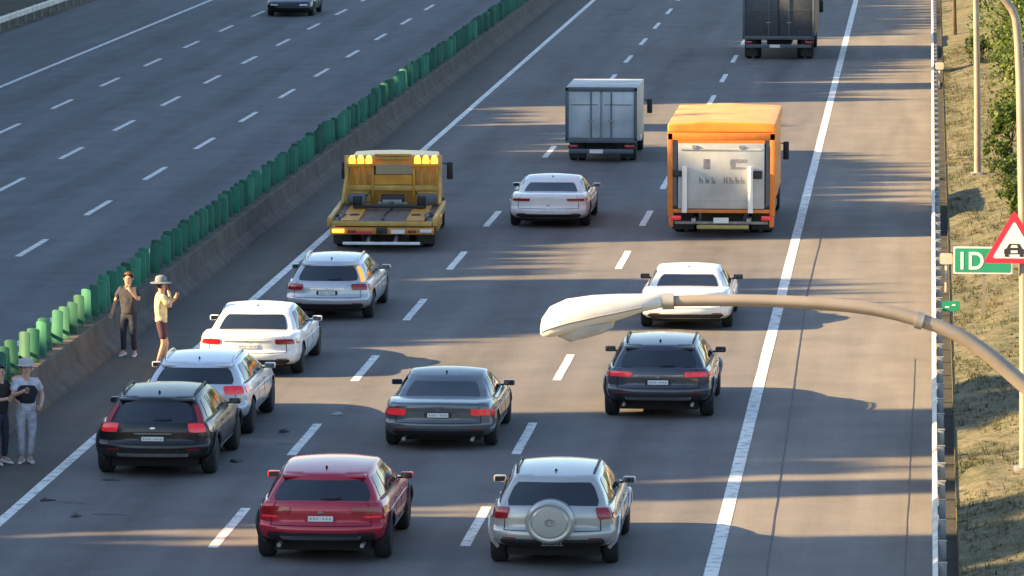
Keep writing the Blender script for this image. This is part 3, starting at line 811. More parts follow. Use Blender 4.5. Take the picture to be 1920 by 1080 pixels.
    bm = bmesh.new(); tube_into(bm, [ant + Vector((0, .09, -.012)), ant + Vector((0, .03, .018)), ant + Vector((0, -.015, .036))], [.022, .016, .005], 6)
    link('antenna', bm_mesh(bm, 'antenna', True), M_BLACK, root)
    if style.get('wiper'):
        a = Vector(fc(0, .0, .16)); b = Vector(fc(0, .38, .22)); off = Vector((0, -.025, .015))
        bm = bmesh.new(); tube_into(bm, [a + off, b + off], [.012, .008], 5); link('wiper', bm_mesh(bm, 'wiper'), M_BLACK, rw)
    # badge
    bq = style.get('badge', pq + .16)
    panel('badge', M_CHROME, root, fr, -.05, .05, bq - .025, bq + .025, .012, cen, 6, 4, .3)
    # mirrors
    for sg in (-1, 1):
        b = Vector(fc(.84, sg, .06))
        bm = bmesh.new(); bbox(bm, -.09, .09, -.045, .06, -.05, .055, .024)
        for vv in bm.verts: vv.co = Vector((vv.co.x, vv.co.y * (1 + .2 * vv.co.z), vv.co.z * .9))
        mo = link('mirror', bm_mesh(bm, 'mirror', True), style.get('mirror', pt), root); mo.location = b + Vector((sg * .135, .02, .045))
        box('mirror_glass', M_GLASS, mo, -.07, .07, -.051, -.043, -.032, .038)
        bm = bmesh.new(); tube_into(bm, [(-sg * .16, .03, -.04), (-sg * .05, .03, -.03)], .018, 6); link('mirror_arm', bm_mesh(bm, 'mirror_arm'), M_BLACK, mo)
    # doors: seams and handles
    for sg in (-1, 1):
        fs = lambda u, w_: fb(u, sg, w_)
        for tt in style.get('doors', (.30, .50, .72)):
            panel('door_seam', seam, root, fs, tt - .0012, tt + .0012, .16, .98, .003, cen, 1, 6)
        for tt in (.345, .545):
            panel('door_handle', style.get('handle', pt), root, fs, tt - .018, tt + .018, .79, .825, .028, cen, 3, 1)
        panel('sill', style.get('sill', M_BLACK), root, fs, .26, .74, .015, style.get('sill_h', .12), .008, cen, 10, 2)
        if style.get('crease', True):
            panel('crease', pt, root, fs, .03, .93, .70, .715, .010, cen, 16, 1)
        if style.get('arches'):
            for ay in K['axles']:
                bm = bmesh.new(); pts = []
                for k in range(13):
                    a = R(-8 + 196 * k / 12); yy = ay + (r + .06) * math.cos(a); zz = r + .01 + (r + .06) * math.sin(a)
                    tt = min(.985, max(.02, yy / L)); qq = max(0, min(1, (zz / ZS - zb) / (interp(deck, yy) - zb)))
                    pts.append(Vector((sg * (abs(fb(tt, 1, qq)[0]) + .004), yy, max(zz, .12))))
                tube_into(bm, pts, .03, 6); link('wheel_arch', bm_mesh(bm, 'wheel_arch', True), style['arches'], root)
    # front
    ff = lambda u, w_: fb(1, u, w_)
    for sg in (-1, 1):
        panel('headlamp', M_CLEAR, root, ff, *sorted((sg * .52, sg * .9)), .66, .84, .012, cen, 5, 3, .08, .03)
    panel('grille', M_BLACK, root, ff, -.48, .48, .36, .8, .008, cen, 8, 4, .06)
    # wheels
    for ay in K['axles']:
        for sg in (-1, 1): add_wheel(root, K['wh'], sg * (W / 2 - .125), ay, r, sg)
    bm = bmesh.new(); bbox(bm, -W * .36, W * .36, .35, L - .4, .15, zb * ZS + .03); link('underbody', bm_mesh(bm, 'underbody'), M_DARK, root)
    if style.get('exhaust'):
        for sx in style['exhaust']: tube('exhaust', M_POST, root, [(sx * W / 2, .05, zb * ZS - .005), (sx * W / 2, .35, zb * ZS)], .03, 8)
    return root, fb, fc, K

P_BLACK = pm('paint_black', (0.007, 0.008, 0.010), .3, 0, .35, .1, 3)
P_SILVER = paint('silver', (0.52, 0.53, 0.55), 0.45, .32)
P_WHITE = paint('white', (0.80, 0.79, 0.77))
P_PEARL = paint('pearl_white', (0.76, 0.72, 0.70))
P_GREY = paint('grey', (0.115, 0.125, 0.135), 0.45, .3)
P_DGREY = paint('dark_grey', (0.055, 0.060, 0.075), 0.4, .3)
P_RED = paint('red', (0.42, 0.016, 0.038), 0.25, .3)
P_CHAMP = paint('champagne_silver', (0.46, 0.45, 0.42), 0.45, .32)
P_LSILV = paint('light_silver', (0.60, 0.62, 0.66), 0.35, .3)

make_car('suv', 'black sport utility vehicle stopped last in the left lane queue, tall tail lamps', -12.02, 87.1, 0, 'suv', P_BLACK, dict(
    lamps=[(.66, .96, .74, .97, M_REDLIT)], clamps=[(.88, .99, .02, .70, M_RED)], wrap=[(.008, .05, .72, .97, M_RED)], glass=(.80, .10, .82), spoiler=P_BLACK, wiper=True,
    rails=M_BLACK, plate=.56, bar=(.70, .725, M_CHROME, .34), skid=M_POST, arches=M_BLACK, badge=.86, dims=dict(W=1.86)))
make_car('crossover', 'silver crossover wedged between the black vehicle and the white sedan', -12.02, 92.0, 0, 'suv', P_LSILV, dict(
    lamps=[(.60, .97, .74, .97, M_REDLIT)], wrap=[(.008, .075, .76, .96, M_REDLIT)], glass=(.86, .12, .82), spoiler=P_LSILV, wiper=True, plate=.6, rails=M_CHROME, bumper=(0, .14), dims=dict(W=1.86, H=1.65, L=4.5, axles=(.74, 3.5))))
make_car('sedan', 'white sedan stopped in the left lane, third from the back of the queue', -12.12, 100.3, 0, 'sedan', P_WHITE, dict(
    lamps=[(.58, .97, .70, .88, M_RED)], wrap=[(.008, .05, .70, .87, M_RED)], plate=.64, bar=(.80, .82, M_CHROME, .5), recess=P_WHITE, dims=dict(W=1.86, H=1.53)))
make_car('estate_car', 'silver estate car with amber lamp cluster, right behind the yellow tow truck', -11.69, 109.75, 0, 'hatch', P_SILVER, dict(
    lamps=[(.60, .97, .70, .92, M_RED)], clamps=[(.90, .995, .05, .8, M_AMBER)], clamp_sides=(1,), wrap=[(.008, .05, .70, .92, M_RED)], glass=(.84, .12, .84), spoiler=P_SILVER, wiper=True, rails=M_CHROME,
    plate=.60, bar=(.74, .77, M_CHROME, .42), dims=dict(H=1.54, W=1.74, L=4.45, cab=(.14, .62, 2.75, 3.55), axles=(.76, 3.5), deck=[(0, .99), (3.2, .97), (3.7, .92), (4.3, .78), (4.45, .72)])))
make_car('sedan', 'pinkish white sedan in the middle lane between the tow truck and orange truck', -8.68, 129.6, 0, 'sedan', P_PEARL, dict(
    lamps=[(.50, .97, .74, .86, M_RED)], wrap=[(.008, .05, .74, .86, M_RED)], plate=.40, dims=dict(W=1.86, H=1.44), recess=P_PEARL))
make_car('sedan', 'white sedan half hidden behind the street lamp arm in the right lane', -4.62, 108.45, 0, 'sedan', P_WHITE, dict(
    lamps=[(.60, .97, .66, .80, M_RED)], wrap=[(.008, .05, .66, .80, M_RED)], plate=.6, bar=(.40, .43, P_WHITE, .85), recess=P_WHITE, dims=dict(H=1.47), mirror=M_BLACK))
make_car('suv', 'dark grey sport utility vehicle in the right lane just below the lamp arm', -4.50, 94.87, 0, 'suv', P_DGREY, dict(
    lamps=[(.52, .97, .76, .90, M_REDLIT)], wrap=[(.008, .06, .76, .90, M_REDLIT)], glass=(.86, .12, .82), spoiler=P_DGREY, wiper=True, plate=.60, bar=(.79, .83, M_CHROME, .5), skid=M_CHROME, rails=M_BLACK,
    mirror=M_BLACK, exhaust=(-.62, .62), arches=P_DGREY))
make_car('sedan', 'dark grey saloon in the middle lane ahead of the red vehicle', -7.86, 90.65, 0, 'sedan', P_GREY, dict(
    lamps=[(.62, .97, .64, .84, M_REDLIT)], wrap=[(.008, .05, .64, .83, M_REDLIT)], plate=.66, bar=(.26, .285, M_CHROME, .85), recess=M_BLACK, exhaust=(-.6, .6), dims=dict(L=4.8, W=1.84, cab=(.66, 1.55, 2.8, 3.7), H=1.47)))
make_car('suv', 'bright red crossover in the middle lane at the bottom of the view', -8.47, 78.55, 0, 'suv', P_RED, dict(
    lamps=[(.50, .97, .70, .88, M_RED), (.70, .96, .61, .66, M_REDLIT)], wrap=[(.008, .07, .70, .88, M_RED)], glass=(.90, .10, .80), spoiler=P_RED, wiper=True, plate=.60, skid=M_CHROME, arches=M_BLACK,
    recess=P_RED, bumper=(0, .24), exhaust=(-.62, .62), dims=dict(W=1.88), side=((.07, .22), (.27, .545), (.565, .86)), bar=(.775, .79, M_RED, .5)))
rv4, rfb, rfc, rK = make_car('suv', 'champagne silver sport utility vehicle with a spare wheel on its tailgate', -5.19, 78.3, 0, 'suv', P_CHAMP, dict(
    lamps=[(.76, .985, .70, .97, M_RED)], wrap=[(.008, .04, .70, .97, M_RED)], glass=(.88, .07, .84), plate=.12, rails=M_BLACK, recess=M_BLACK, bumper=(0, .2), arches=P_CHAMP, mirror=P_CHAMP,
    badge=.42, dims=dict(W=1.80, L=4.4, H=1.72)))
# spare wheel cover
cx_, cz_ = -.02, 0.68
bm = lathe_x([(-.20, .20), (-.20, .315), (-.17, .345), (.06, .350), (.105, .335), (.125, .30), (.12, .26), (.138, .24), (.142, .10), (.142, .01)], 36)
m_ = Matrix.Translation((cx_, -.04, cz_)) @ Matrix.Rotation(R(-90), 4, 'Z')
for vv in bm.verts: vv.co = m_ @ Vector((vv.co.x, vv.co.y, vv.co.z * .86))
spare = link('spare_wheel_cover', bm_mesh(bm, 'spare_wheel_cover', True, 30), P_CHAMP, rv4)
bm = bmesh.new()
for rx, rz, a0, a1 in ((.075, .045, 0, 360), (.035, .045, 0, 360), (.06, .018, 0, 360)):
    pts = [(cx_ + rx * math.cos(R(a)), -.186, cz_ + rz * math.sin(R(a)) + (.018 if rz < .02 else 0)) for a in range(a0, a1 + 1, 20)]
    tube_into(bm, pts, .006, 5)
link('emblem', bm_mesh(bm, 'emblem', True), M_CHROME, spare)
make_car('sedan', 'dark sedan driving toward the camera on the far carriageway at the top', -24.48, 221.0, math.pi, 'sedan', P_BLACK, dict(lamps=[(.6, .97, .66, .8, M_RED)], dims=dict(W=1.8)))

# ------------------------------------------------------------------ trucks
M_TOWY = pm('tow_yellow', (0.60, 0.27, 0.02), 0.4, 0, .3, 0.2, 3)
M_TOWC = pm('tow_cream', (0.52, 0.31, 0.07), 0.5, 0, .1, 0.25, 3)
M_DECK = pm('deck_steel', (0.10, 0.085, 0.06), 0.6, .3, 0, 0.5, 5)
M_ORANGE = pm('orange_tarp', (0.78, 0.27, 0.03), 0.55, 0, 0.1, 0.18, 2.2, bump=.15)
M_ORANGED = pm('orange_frame', (0.66, 0.19, 0.025), 0.45, 0, .2, 0.1)
M_LIFT = pm('lift_panel', (0.44, 0.45, 0.44), 0.5, .1, 0, 0.24, 1.3, detail=9)
M_GDOOR = pm('grey_door', (0.42, 0.46, 0.49), 0.45, .1, 0.1, 0.25, 1.5, detail=9)
M_GFRAME = pm('grey_frame', (0.10, 0.12, 0.14), 0.5, .2)
M_DKTRK = pm('dark_door', (0.055, 0.06, 0.07), 0.5, .1, .1, .2)
M_FADED = pm('faded_writing', (0.20, 0.20, 0.22), 0.6, var=.4, scale=9)
M_YEL = pm('bumper_yellow', (0.42, 0.32, 0.10), 0.5)
M_BEACON = pm('amber_beacon', (0.95, 0.42, 0.03), 0.3, 0, .3, .2, 9, emit=0.9, emitcol=(1.0, .42, .04))

def cab(root, y0, y1, hw, z0, z1, mat, rear_win=True):
    L_ = y1 - y0
    def fcab(t, p, q):
        zz = z0 + (z1 - z0) * q + .03 * (1 - p * p) * q ** 6
        w = hw * (1 - .08 * q ** 2)
        yb = y1 - .28 * max(0, q - .45) ** 1.2 - .10 * p * p
        ya = y0 + .05 * q ** 3 + .03 * p * p
        return (p * w, ya + (yb - ya) * t, zz)
    bm = rbox(fcab, lin(0, 1, 8), [-1, -.6, 0, .6, 1], lin(0, 1, 8)); bevel_sharp(bm, 40, .045)
    c = link('cab', bm_mesh(bm, 'cab', True, 45), mat, root)
    cen = Vector((0, (y0 + y1) / 2, (z0 + z1) / 2))
    if rear_win: panel('rear_window', M_GLASS, c, lambda u, w_: fcab(0, u, w_), -.5, .5, .56, .84, .006, cen, 6, 3, .06)
    panel('windscreen', M_GLASS, c, lambda u, w_: fcab(1, u, w_), -.9, .9, .5, .9, .006, cen, 8, 4, .05)
    for sg in (-1, 1):
        panel('side_window', M_GLASS, c, lambda u, w_: fcab(u, sg, w_), .3, .88, .52, .88, .006, cen, 5, 3, .06)
        panel('headlamp', M_CLEAR, c, lambda u, w_: fcab(1, u, w_), *sorted((sg * .6, sg * .92)), .12, .24, .01, cen, 4, 2)
        mo = box('mirror', M_BLACK, root, sg * (hw + .16) - .07, sg * (hw + .16) + .07, y1 - .35, y1 - .27, z0 + (z1 - z0) * .52, z0 + (z1 - z0) * .82, .02)
        tube('mirror_arm', M_BLACK, root, [(sg * (hw - .04), y1 - .3, z0 + (z1 - z0) * .8), (sg * (hw + .14), y1 - .3, z0 + (z1 - z0) * .78)], .014, 5)
    return c
def truck_wheels(root, wm, r, hw, axles, w, dual_last=True):
    for i, ay in enumerate(axles):
        for sg in (-1, 1):
            add_wheel(root, wm, sg * (hw - w / 2 - .02), ay, r, sg)
            if dual_last and i == 0: add_wheel(root, wm, sg * (hw - w * 1.5 - .05), ay, r, sg)

# yellow flatbed tow truck
tw = empty('tow_truck', (-11.90, 123.2, 0), R(2.2), 'yellow flatbed tow truck with amber lights at the head of the queue', 'tow truck')
box('deck', M_DECK, tw, -1.10, 1.10, .06, 4.45, .60, .66)
for sg in (-1, 1):
    box('side_rail', M_TOWC, tw, sg * 1.155 - .05, sg * 1.155 + .05, .05, 4.5, .56, .74, .012)
    box('deck_track', M_TOWY, tw, sg * .72 - .2, sg * .72 + .2, .1, 4.4, .664, .69)
    box('tool_box', M_TOWC, tw, sg * .98 - .16, sg * .98 + .16, 2.2, 3.9, .26, .53, .02)
    box('post', M_TOWC, tw, sg * 1.06 - .045, sg * 1.06 + .045, 4.5, 4.6, .66, 1.76, .012)
    box('inner_post', M_TOWY, tw, sg * .47 - .03, sg * .47 + .03, 4.51, 4.59, .80, 1.68, .008)
    box('beacon_housing', M_TOWY, tw, sg * .74 - .30, sg * .74 + .30, 4.44, 4.64, 1.50, 1.58, .015)
    for k in range(3):
        bx_ = sg * .74 + (k - 1) * .19
        bm = bmesh.new()
        rr_ = [[bm.verts.new((bx_ + rx * math.cos(a * math.pi / 5), 4.54 + rx * math.sin(a * math.pi / 5), z_)) for a in range(10)] for rx, z_ in ((.075, 1.583), (.08, 1.66), (.07, 1.73), (.035, 1.76))]
        for a, b in zip(rr_, rr_[1:]):
            for i in range(10): bm.faces.new((a[i], a[(i + 1) % 10], b[(i + 1) % 10], b[i]))
        bm.faces.new(rr_[-1]); bm.faces.new(rr_[0][::-1])
        link('beacon', bm_mesh(bm, 'beacon', True), M_BEACON, tw)
    box('work_lamp', M_BEACON if sg < 0 else M_CLEAR, tw, sg * .96 - .13, sg * .96 + .13, -.012, .03, .42, .50, .012)
    box('tail_lamp', M_RED, tw, sg * .66 - .09, sg * .66 + .09, -.01, .03, .42, .49, .01)
    box('mud_flap', M_BLACK, tw, sg * .92 - .2, sg * .92 + .2, .86, .885, .10, .42)
    tube('lift_arm', M_POST, tw, [(sg * .3, .5, .40), (sg * .3, -.1, .21)], .04, 6)
box('top_bar', M_TOWC, tw, -1.0, 1.0, 4.51, 4.59, 1.66, 1.745, .01)
box('cross_bar', M_TOWC, tw, -1.02, 1.02, 4.52, 4.585, .96, 1.08, .008)
box('head_panel', M_TOWY, tw, -.43, .43, 4.535, 4.57, 1.10, 1.32)
box('head_panel', M_TOWC, tw, -1.0, -.52, 4.535, 4.57, .70, .94)
box('head_panel', M_TOWC, tw, .52, 1.0, 4.535, 4.57, .70, .94)
tube('winch', M_BLACK, tw, [(-.26, 4.3, .80), (.26, 4.3, .80)], .10, 12)
box('winch_frame', M_POST, tw, -.33, .33, 4.22, 4.46, .665, .73, .01)
for xx in (-.82, -.64, .64, .82): box('guard_bar', M_TOWY, tw, xx - .018, xx + .018, 4.525, 4.575, 1.08, 1.50)
for sg in (-1, 1):
    tube('brace', M_TOWC, tw, [(sg * 1.06, 4.46, 1.30), (sg * 1.10, 3.55, .74)], .035, 6)
    tube('cable', M_BLACK, tw, [(sg * .5, 4.48, .96), (sg * .62, 4.40, .82), (sg * .85, 4.2, .74), (sg * 1.0, 3.4, .72)], .016, 5)
    box('tie_down', M_POST, tw, sg * .95 - .04, sg * .95 + .04, .9, 1.05, .692, .73)
    box('marker_lamp', M_AMBER, tw, sg * 1.208 - .006, sg * 1.208 + .006, 1.9, 2.02, .60, .66)
box('light_bar', M_TOWY, tw, -.42, .42, 4.46, 4.62, 1.748, 1.80, .015)
box('fairlead', M_POST, tw, -.22, .22, 3.98, 4.06, .70, .80, .01)
box('hazard_board', M_SRED, tw, -.62, -.22, .0, .028, .395, .45)
box('dolly_beam', M_BLACK, tw, -.8, .8, 2.9, 3.05, .70, .78, .015)
for sg in (-1, 1):
    tube('dolly_wheel', M_RUBBER, tw, [(sg * .62, 3.0, .84), (sg * .82, 3.0, .84)], .13, 12)
    tube('strap', M_BLACK, tw, [(sg * .95, .3, .70), (sg * .9, 1.2, .72), (sg * .98, 2.2, .70)], .025, 5)
    box('gear_box', M_GFRAME if 'M_GFRAME' in globals() else M_BLACK, tw, sg * .8 - .2, sg * .8 + .2, 3.9, 4.3, .695, .92, .02)
tube('chain', M_BLACK, tw, [(0, 4.2, .76), (.05, 3.2, .69), (-.05, 1.6, .69), (.0, .2, .70)], .022, 5)
box('rear_lip', M_TOWC, tw, -1.1, 1.1, -.02, .06, .565, .665, .012)
box('rear_beam', M_TOWY, tw, -1.14, 1.14, .03, .14, .38, .54, .015)
box('hook_block', M_BLACK, tw, -.12, .12, -.03, .028, .40, .53, .01)
box('licence_plate', M_PLATE, tw, .2, .5, .012, .028, .40, .49)
box('lift_bar', M_CLEAR, tw, -.85, .85, -.2, -.10, .17, .235, .015)
box('chassis', M_DARK, tw, -.42, .42, .3, 6.5, .30, .55)
cab(tw, 4.78, 6.5, 1.05, .40, 1.72, M_TOWY)
truck_wheels(tw, W_TRK, .36, 1.12, (1.35, 5.85), .26)

# orange curtain-sided truck with a tail lift
ot = empty('tail_lift_truck', (-4.61, 127.0, 0), 0, 'big orange truck with grey tail lift panel and faded lettering in the right lane', 'truck')
hw = 1.21
def farch(t, p, q): return (p * hw, .12 + 5.9 * t, 2.36 + .2 * q + (.05 * (1 - p * p) - .02 * math.sin(t * 19) ** 2 * (1 - abs(p)) - .012 * math.sin(t * 43 + p * 6)) * q)
bm = rbox(farch, lin(0, 1, 24), lin(-1, 1, 10), lin(0, 1, 3)); bevel_sharp(bm, 50, .03)
link('roof_tarp', bm_mesh(bm, 'roof_tarp', True, 50), M_ORANGE, ot)
for sg in (-1, 1):
    box('side_curtain', M_ORANGE, ot, sg * (hw - .05) - .02, sg * (hw - .05) + .02, .14, 6.0, .76, 2.36)
    box('corner_post', M_ORANGED, ot, sg * (hw - .06) - .062, sg * (hw - .06) + .062, 0, .13, .50, 2.36, .012)
    box('inner_post', M_GFRAME, ot, sg * 1.04 - .045, sg * 1.04 + .045, .03, .11, .72, 2.33)
    xx = -.82 if sg < 0 else .66
    tube('lift_ram', M_SWHITE, ot, [(xx, -.10, .58), (xx, -.10, 1.62)], [.062, .055], 10)
    box('ram_bracket', M_BLACK, ot, xx - sg * -.06 - .02, xx - sg * -.06 + .2, -.06, .02, 1.34, 1.52, .01) if sg > 0 else box('ram_bracket', M_BLACK, ot, xx - .26, xx - .07, -.06, .02, 1.38, 1.52, .01)
    box('tail_lamp', M_REDLIT, ot, sg * 1.02 - .12, sg * 1.02 + .12, -.02, .05, .40, .50, .015)
    box('mud_flap', M_BLACK, ot, sg * .9 - .24, sg * .9 + .24, 1.0, 1.03, .10, .46)
    box('lift_arm', M_POST, ot, sg * .62 - .05, sg * .62 + .05, -.06, .55, .34, .44, .01)
    box('guard', M_ORANGED, ot, sg * 1.13 - .05, sg * 1.13 + .05, .02, .5, .24, .49, .015)
    box('side_guard', M_POST, ot, sg * 1.1 - .02, sg * 1.1 + .02, 2.2, 4.8, .36, .5)
box('header', M_ORANGED, ot, -hw, hw, .0, .115, 2.20, 2.365, .012)
lp = box('lift_panel', M_LIFT, ot, -.97, .97, -.03, .025, .66, 2.13, .012)
box('panel_strip', M_ORANGED, ot, -.98, .98, -.005, .03, 2.132, 2.20)
for (x0, x1, z0, z1) in ((-.40, -.27, 1.56, 1.78), (.20, .30, 1.56, 1.78), (.33, .56, 1.70, 1.78), (.33, .56, 1.56, 1.60)):
    box('faded_mark', M_FADED, lp, x0, x1, -.036, -.0305, z0, z1)
rl = random.Random(3)
for k, xx in enumerate((-.45, -.31, -.17, .10, .23, .36, .48)):
    z0 = 1.22 + rl.uniform(0, .02)
    box('faded_letter', M_FADED, lp, xx - .045, xx - .015, -.036, -.0305, z0, z0 + .15)
    box('faded_letter', M_FADED, lp, xx + .012, xx + .045, -.036, -.0305, z0, z0 + rl.choice((.08, .15)))
    box('faded_letter', M_FADED, lp, xx - .014, xx + .011, -.036, -.0305, z0 + rl.choice((.0, .06)), z0 + rl.choice((.09, .1)))
for zz in (.86, 1.98): box('panel_rib', M_LIFT, lp, -.9, .9, -.044, -.031, zz, zz + .035)
for xx in (-.6, .45): box('latch', M_POST, lp, xx - .05, xx + .05, -.06, -.031, 2.02, 2.09)
box('floor_beam', M_ORANGED, ot, -1.12, 1.12, .02, .12, .56, .645, .01)
box('chassis', M_DARK, ot, -.45, .45, .2, 7.7, .34, .6)
box('cargo_floor', M_GFRAME, ot, -1.14, 1.14, .14, 6.0, .66, .755)
box('front_wall', M_ORANGED, ot, -1.14, 1.14, 5.95, 6.03, .76, 2.34)
box('rear_bumper', M_YEL, ot, -.55, .62, -.02, .08, .20, .29, .02)
box('licence_plate', M_PLATE, ot, -.17, .17, -.04, -.022, .34, .46)
box('underrun_bar', M_POST, ot, -1.05, 1.05, .14, .2, .3, .36)
cab(ot, 6.25, 8.0, 1.1, .42, 1.85, M_ORANGED, False)
truck_wheels(ot, W_TRK, .36, 1.15, (1.6, 7.1), .26)

def box_truck(name, label, x, y, hw, z0, z1, ln, md, mf, mside, cabm, wm, r, seed, banner=None):
    t_ = empty(name, (x, y, 0), 0, label, 'truck')
    box('cargo_box', mside, t_, -hw, hw, .06, ln, z0, z1, .02)
    for sg in (-1, 1):
        dr = box('rear_door', md, t_, *sorted((sg * .03, sg * (hw - .08))), .0, .055, z0 + .07, z1 - .10, .012)
        box('hinge_bar', mf, dr, sg * (hw * .28) - .018, sg * (hw * .28) + .018, -.03, -.002, z0 + .05, z1 - .12)
        box('door_handle', M_POST, dr, sg * (hw * .28) - .08, sg * (hw * .28) + .08, -.05, -.031, z0 + .5, z0 + .54)
        box('door_rib', mf, dr, *sorted((sg * .08, sg * (hw - .14))), -.012, -.001, z0 + .93, z0 + .95)
        box('frame_post', mf, t_, sg * (hw - .04) - .04, sg * (hw - .04) + .04, -.03, .058, z0, z1, .01)
        box('tail_lamp', M_RED, t_, sg * (hw - .2) - .13, sg * (hw - .2) + .13, -.03, .05, z0 - .20, z0 - .11, .01)
        box('mud_flap', M_BLACK, t_, sg * (hw - .3) - .18, sg * (hw - .3) + .18, .6, .62, .08, z0 - .12)
    box('frame_sill', mf, t_, -hw, hw, -.03, .058, z0 - .06, z0 + .065, .01)
    box('frame_header', banner or mf, t_, -hw, hw, -.03, .058, z1 - .095, z1 + .01, .01)
    box('rear_bumper', M_GFRAME, t_, -hw * .9, hw * .9, -.02, .06, z0 - .34, z0 - .22, .015)
    box('licence_plate', M_PLATE, t_, -.3, .05, -.045, -.022, z0 - .33, z0 - .23)
    box('chassis', M_DARK, t_, -.4, .4, .2, ln + 1.2, z0 - .3, z0 - .02)
    cab(t_, ln + .12, ln + 1.6, hw * .93, z0 - .28, z0 + (z1 - z0) * .72, cabm, False)
    truck_wheels(t_, wm, r, hw - .04, (.95, ln + .9), .2 if r < .33 else .26)
    return t_
box_truck('box_truck', 'small grey box truck with two pale rear doors in the middle lane', -8.51, 147.8, .94, .58, 1.97, 3.5, M_GDOOR, M_GFRAME, M_LIFT, P_WHITE, W_SML, .29, 1)
box_truck('box_truck', 'dark box truck farthest ahead in the right lane, near the top edge', -5.03, 191.4, 1.22, .74, 2.36, 6.0, M_DKTRK, M_GFRAME, M_DKTRK, P_DGREY, W_TRK, .36, 2, pm('pale_header', (.42, .36, .30), .5))

# ------------------------------------------------------------------ people
SKIN = pm('skin', (0.50, 0.30, 0.21), 0.55, var=.08, scale=9)
HAIR = pm('dark_hair', (0.02, 0.015, 0.012), 0.6)
def skin_mesh(verts, edges, radii, root=0, sub=1):
    me = bpy.data.meshes.new('sk'); me.from_pydata([tuple(v_) for v_ in verts], edges, []); me.update()
    o = bpy.data.objects.new('sk', me); COL.objects.link(o)
    md = o.modifiers.new('skin', 'SKIN'); md.use_smooth_shade = True
    sv = me.skin_vertices[0].data
    for i, r_ in enumerate(radii):
        sv[i].radius = r_ if isinstance(r_, tuple) else (r_, r_); sv[i].use_root = (i == root)
    ms = o.modifiers.new('sub', 'SUBSURF'); ms.levels = sub + 1; ms.render_levels = sub + 1
    bpy.context.view_layer.update()
    out = bpy.data.meshes.new_from_object(o.evaluated_get(bpy.context.evaluated_depsgraph_get()))
    bpy.data.objects.remove(o)
    for p_ in out.polygons: p_.use_smooth = True
    return out
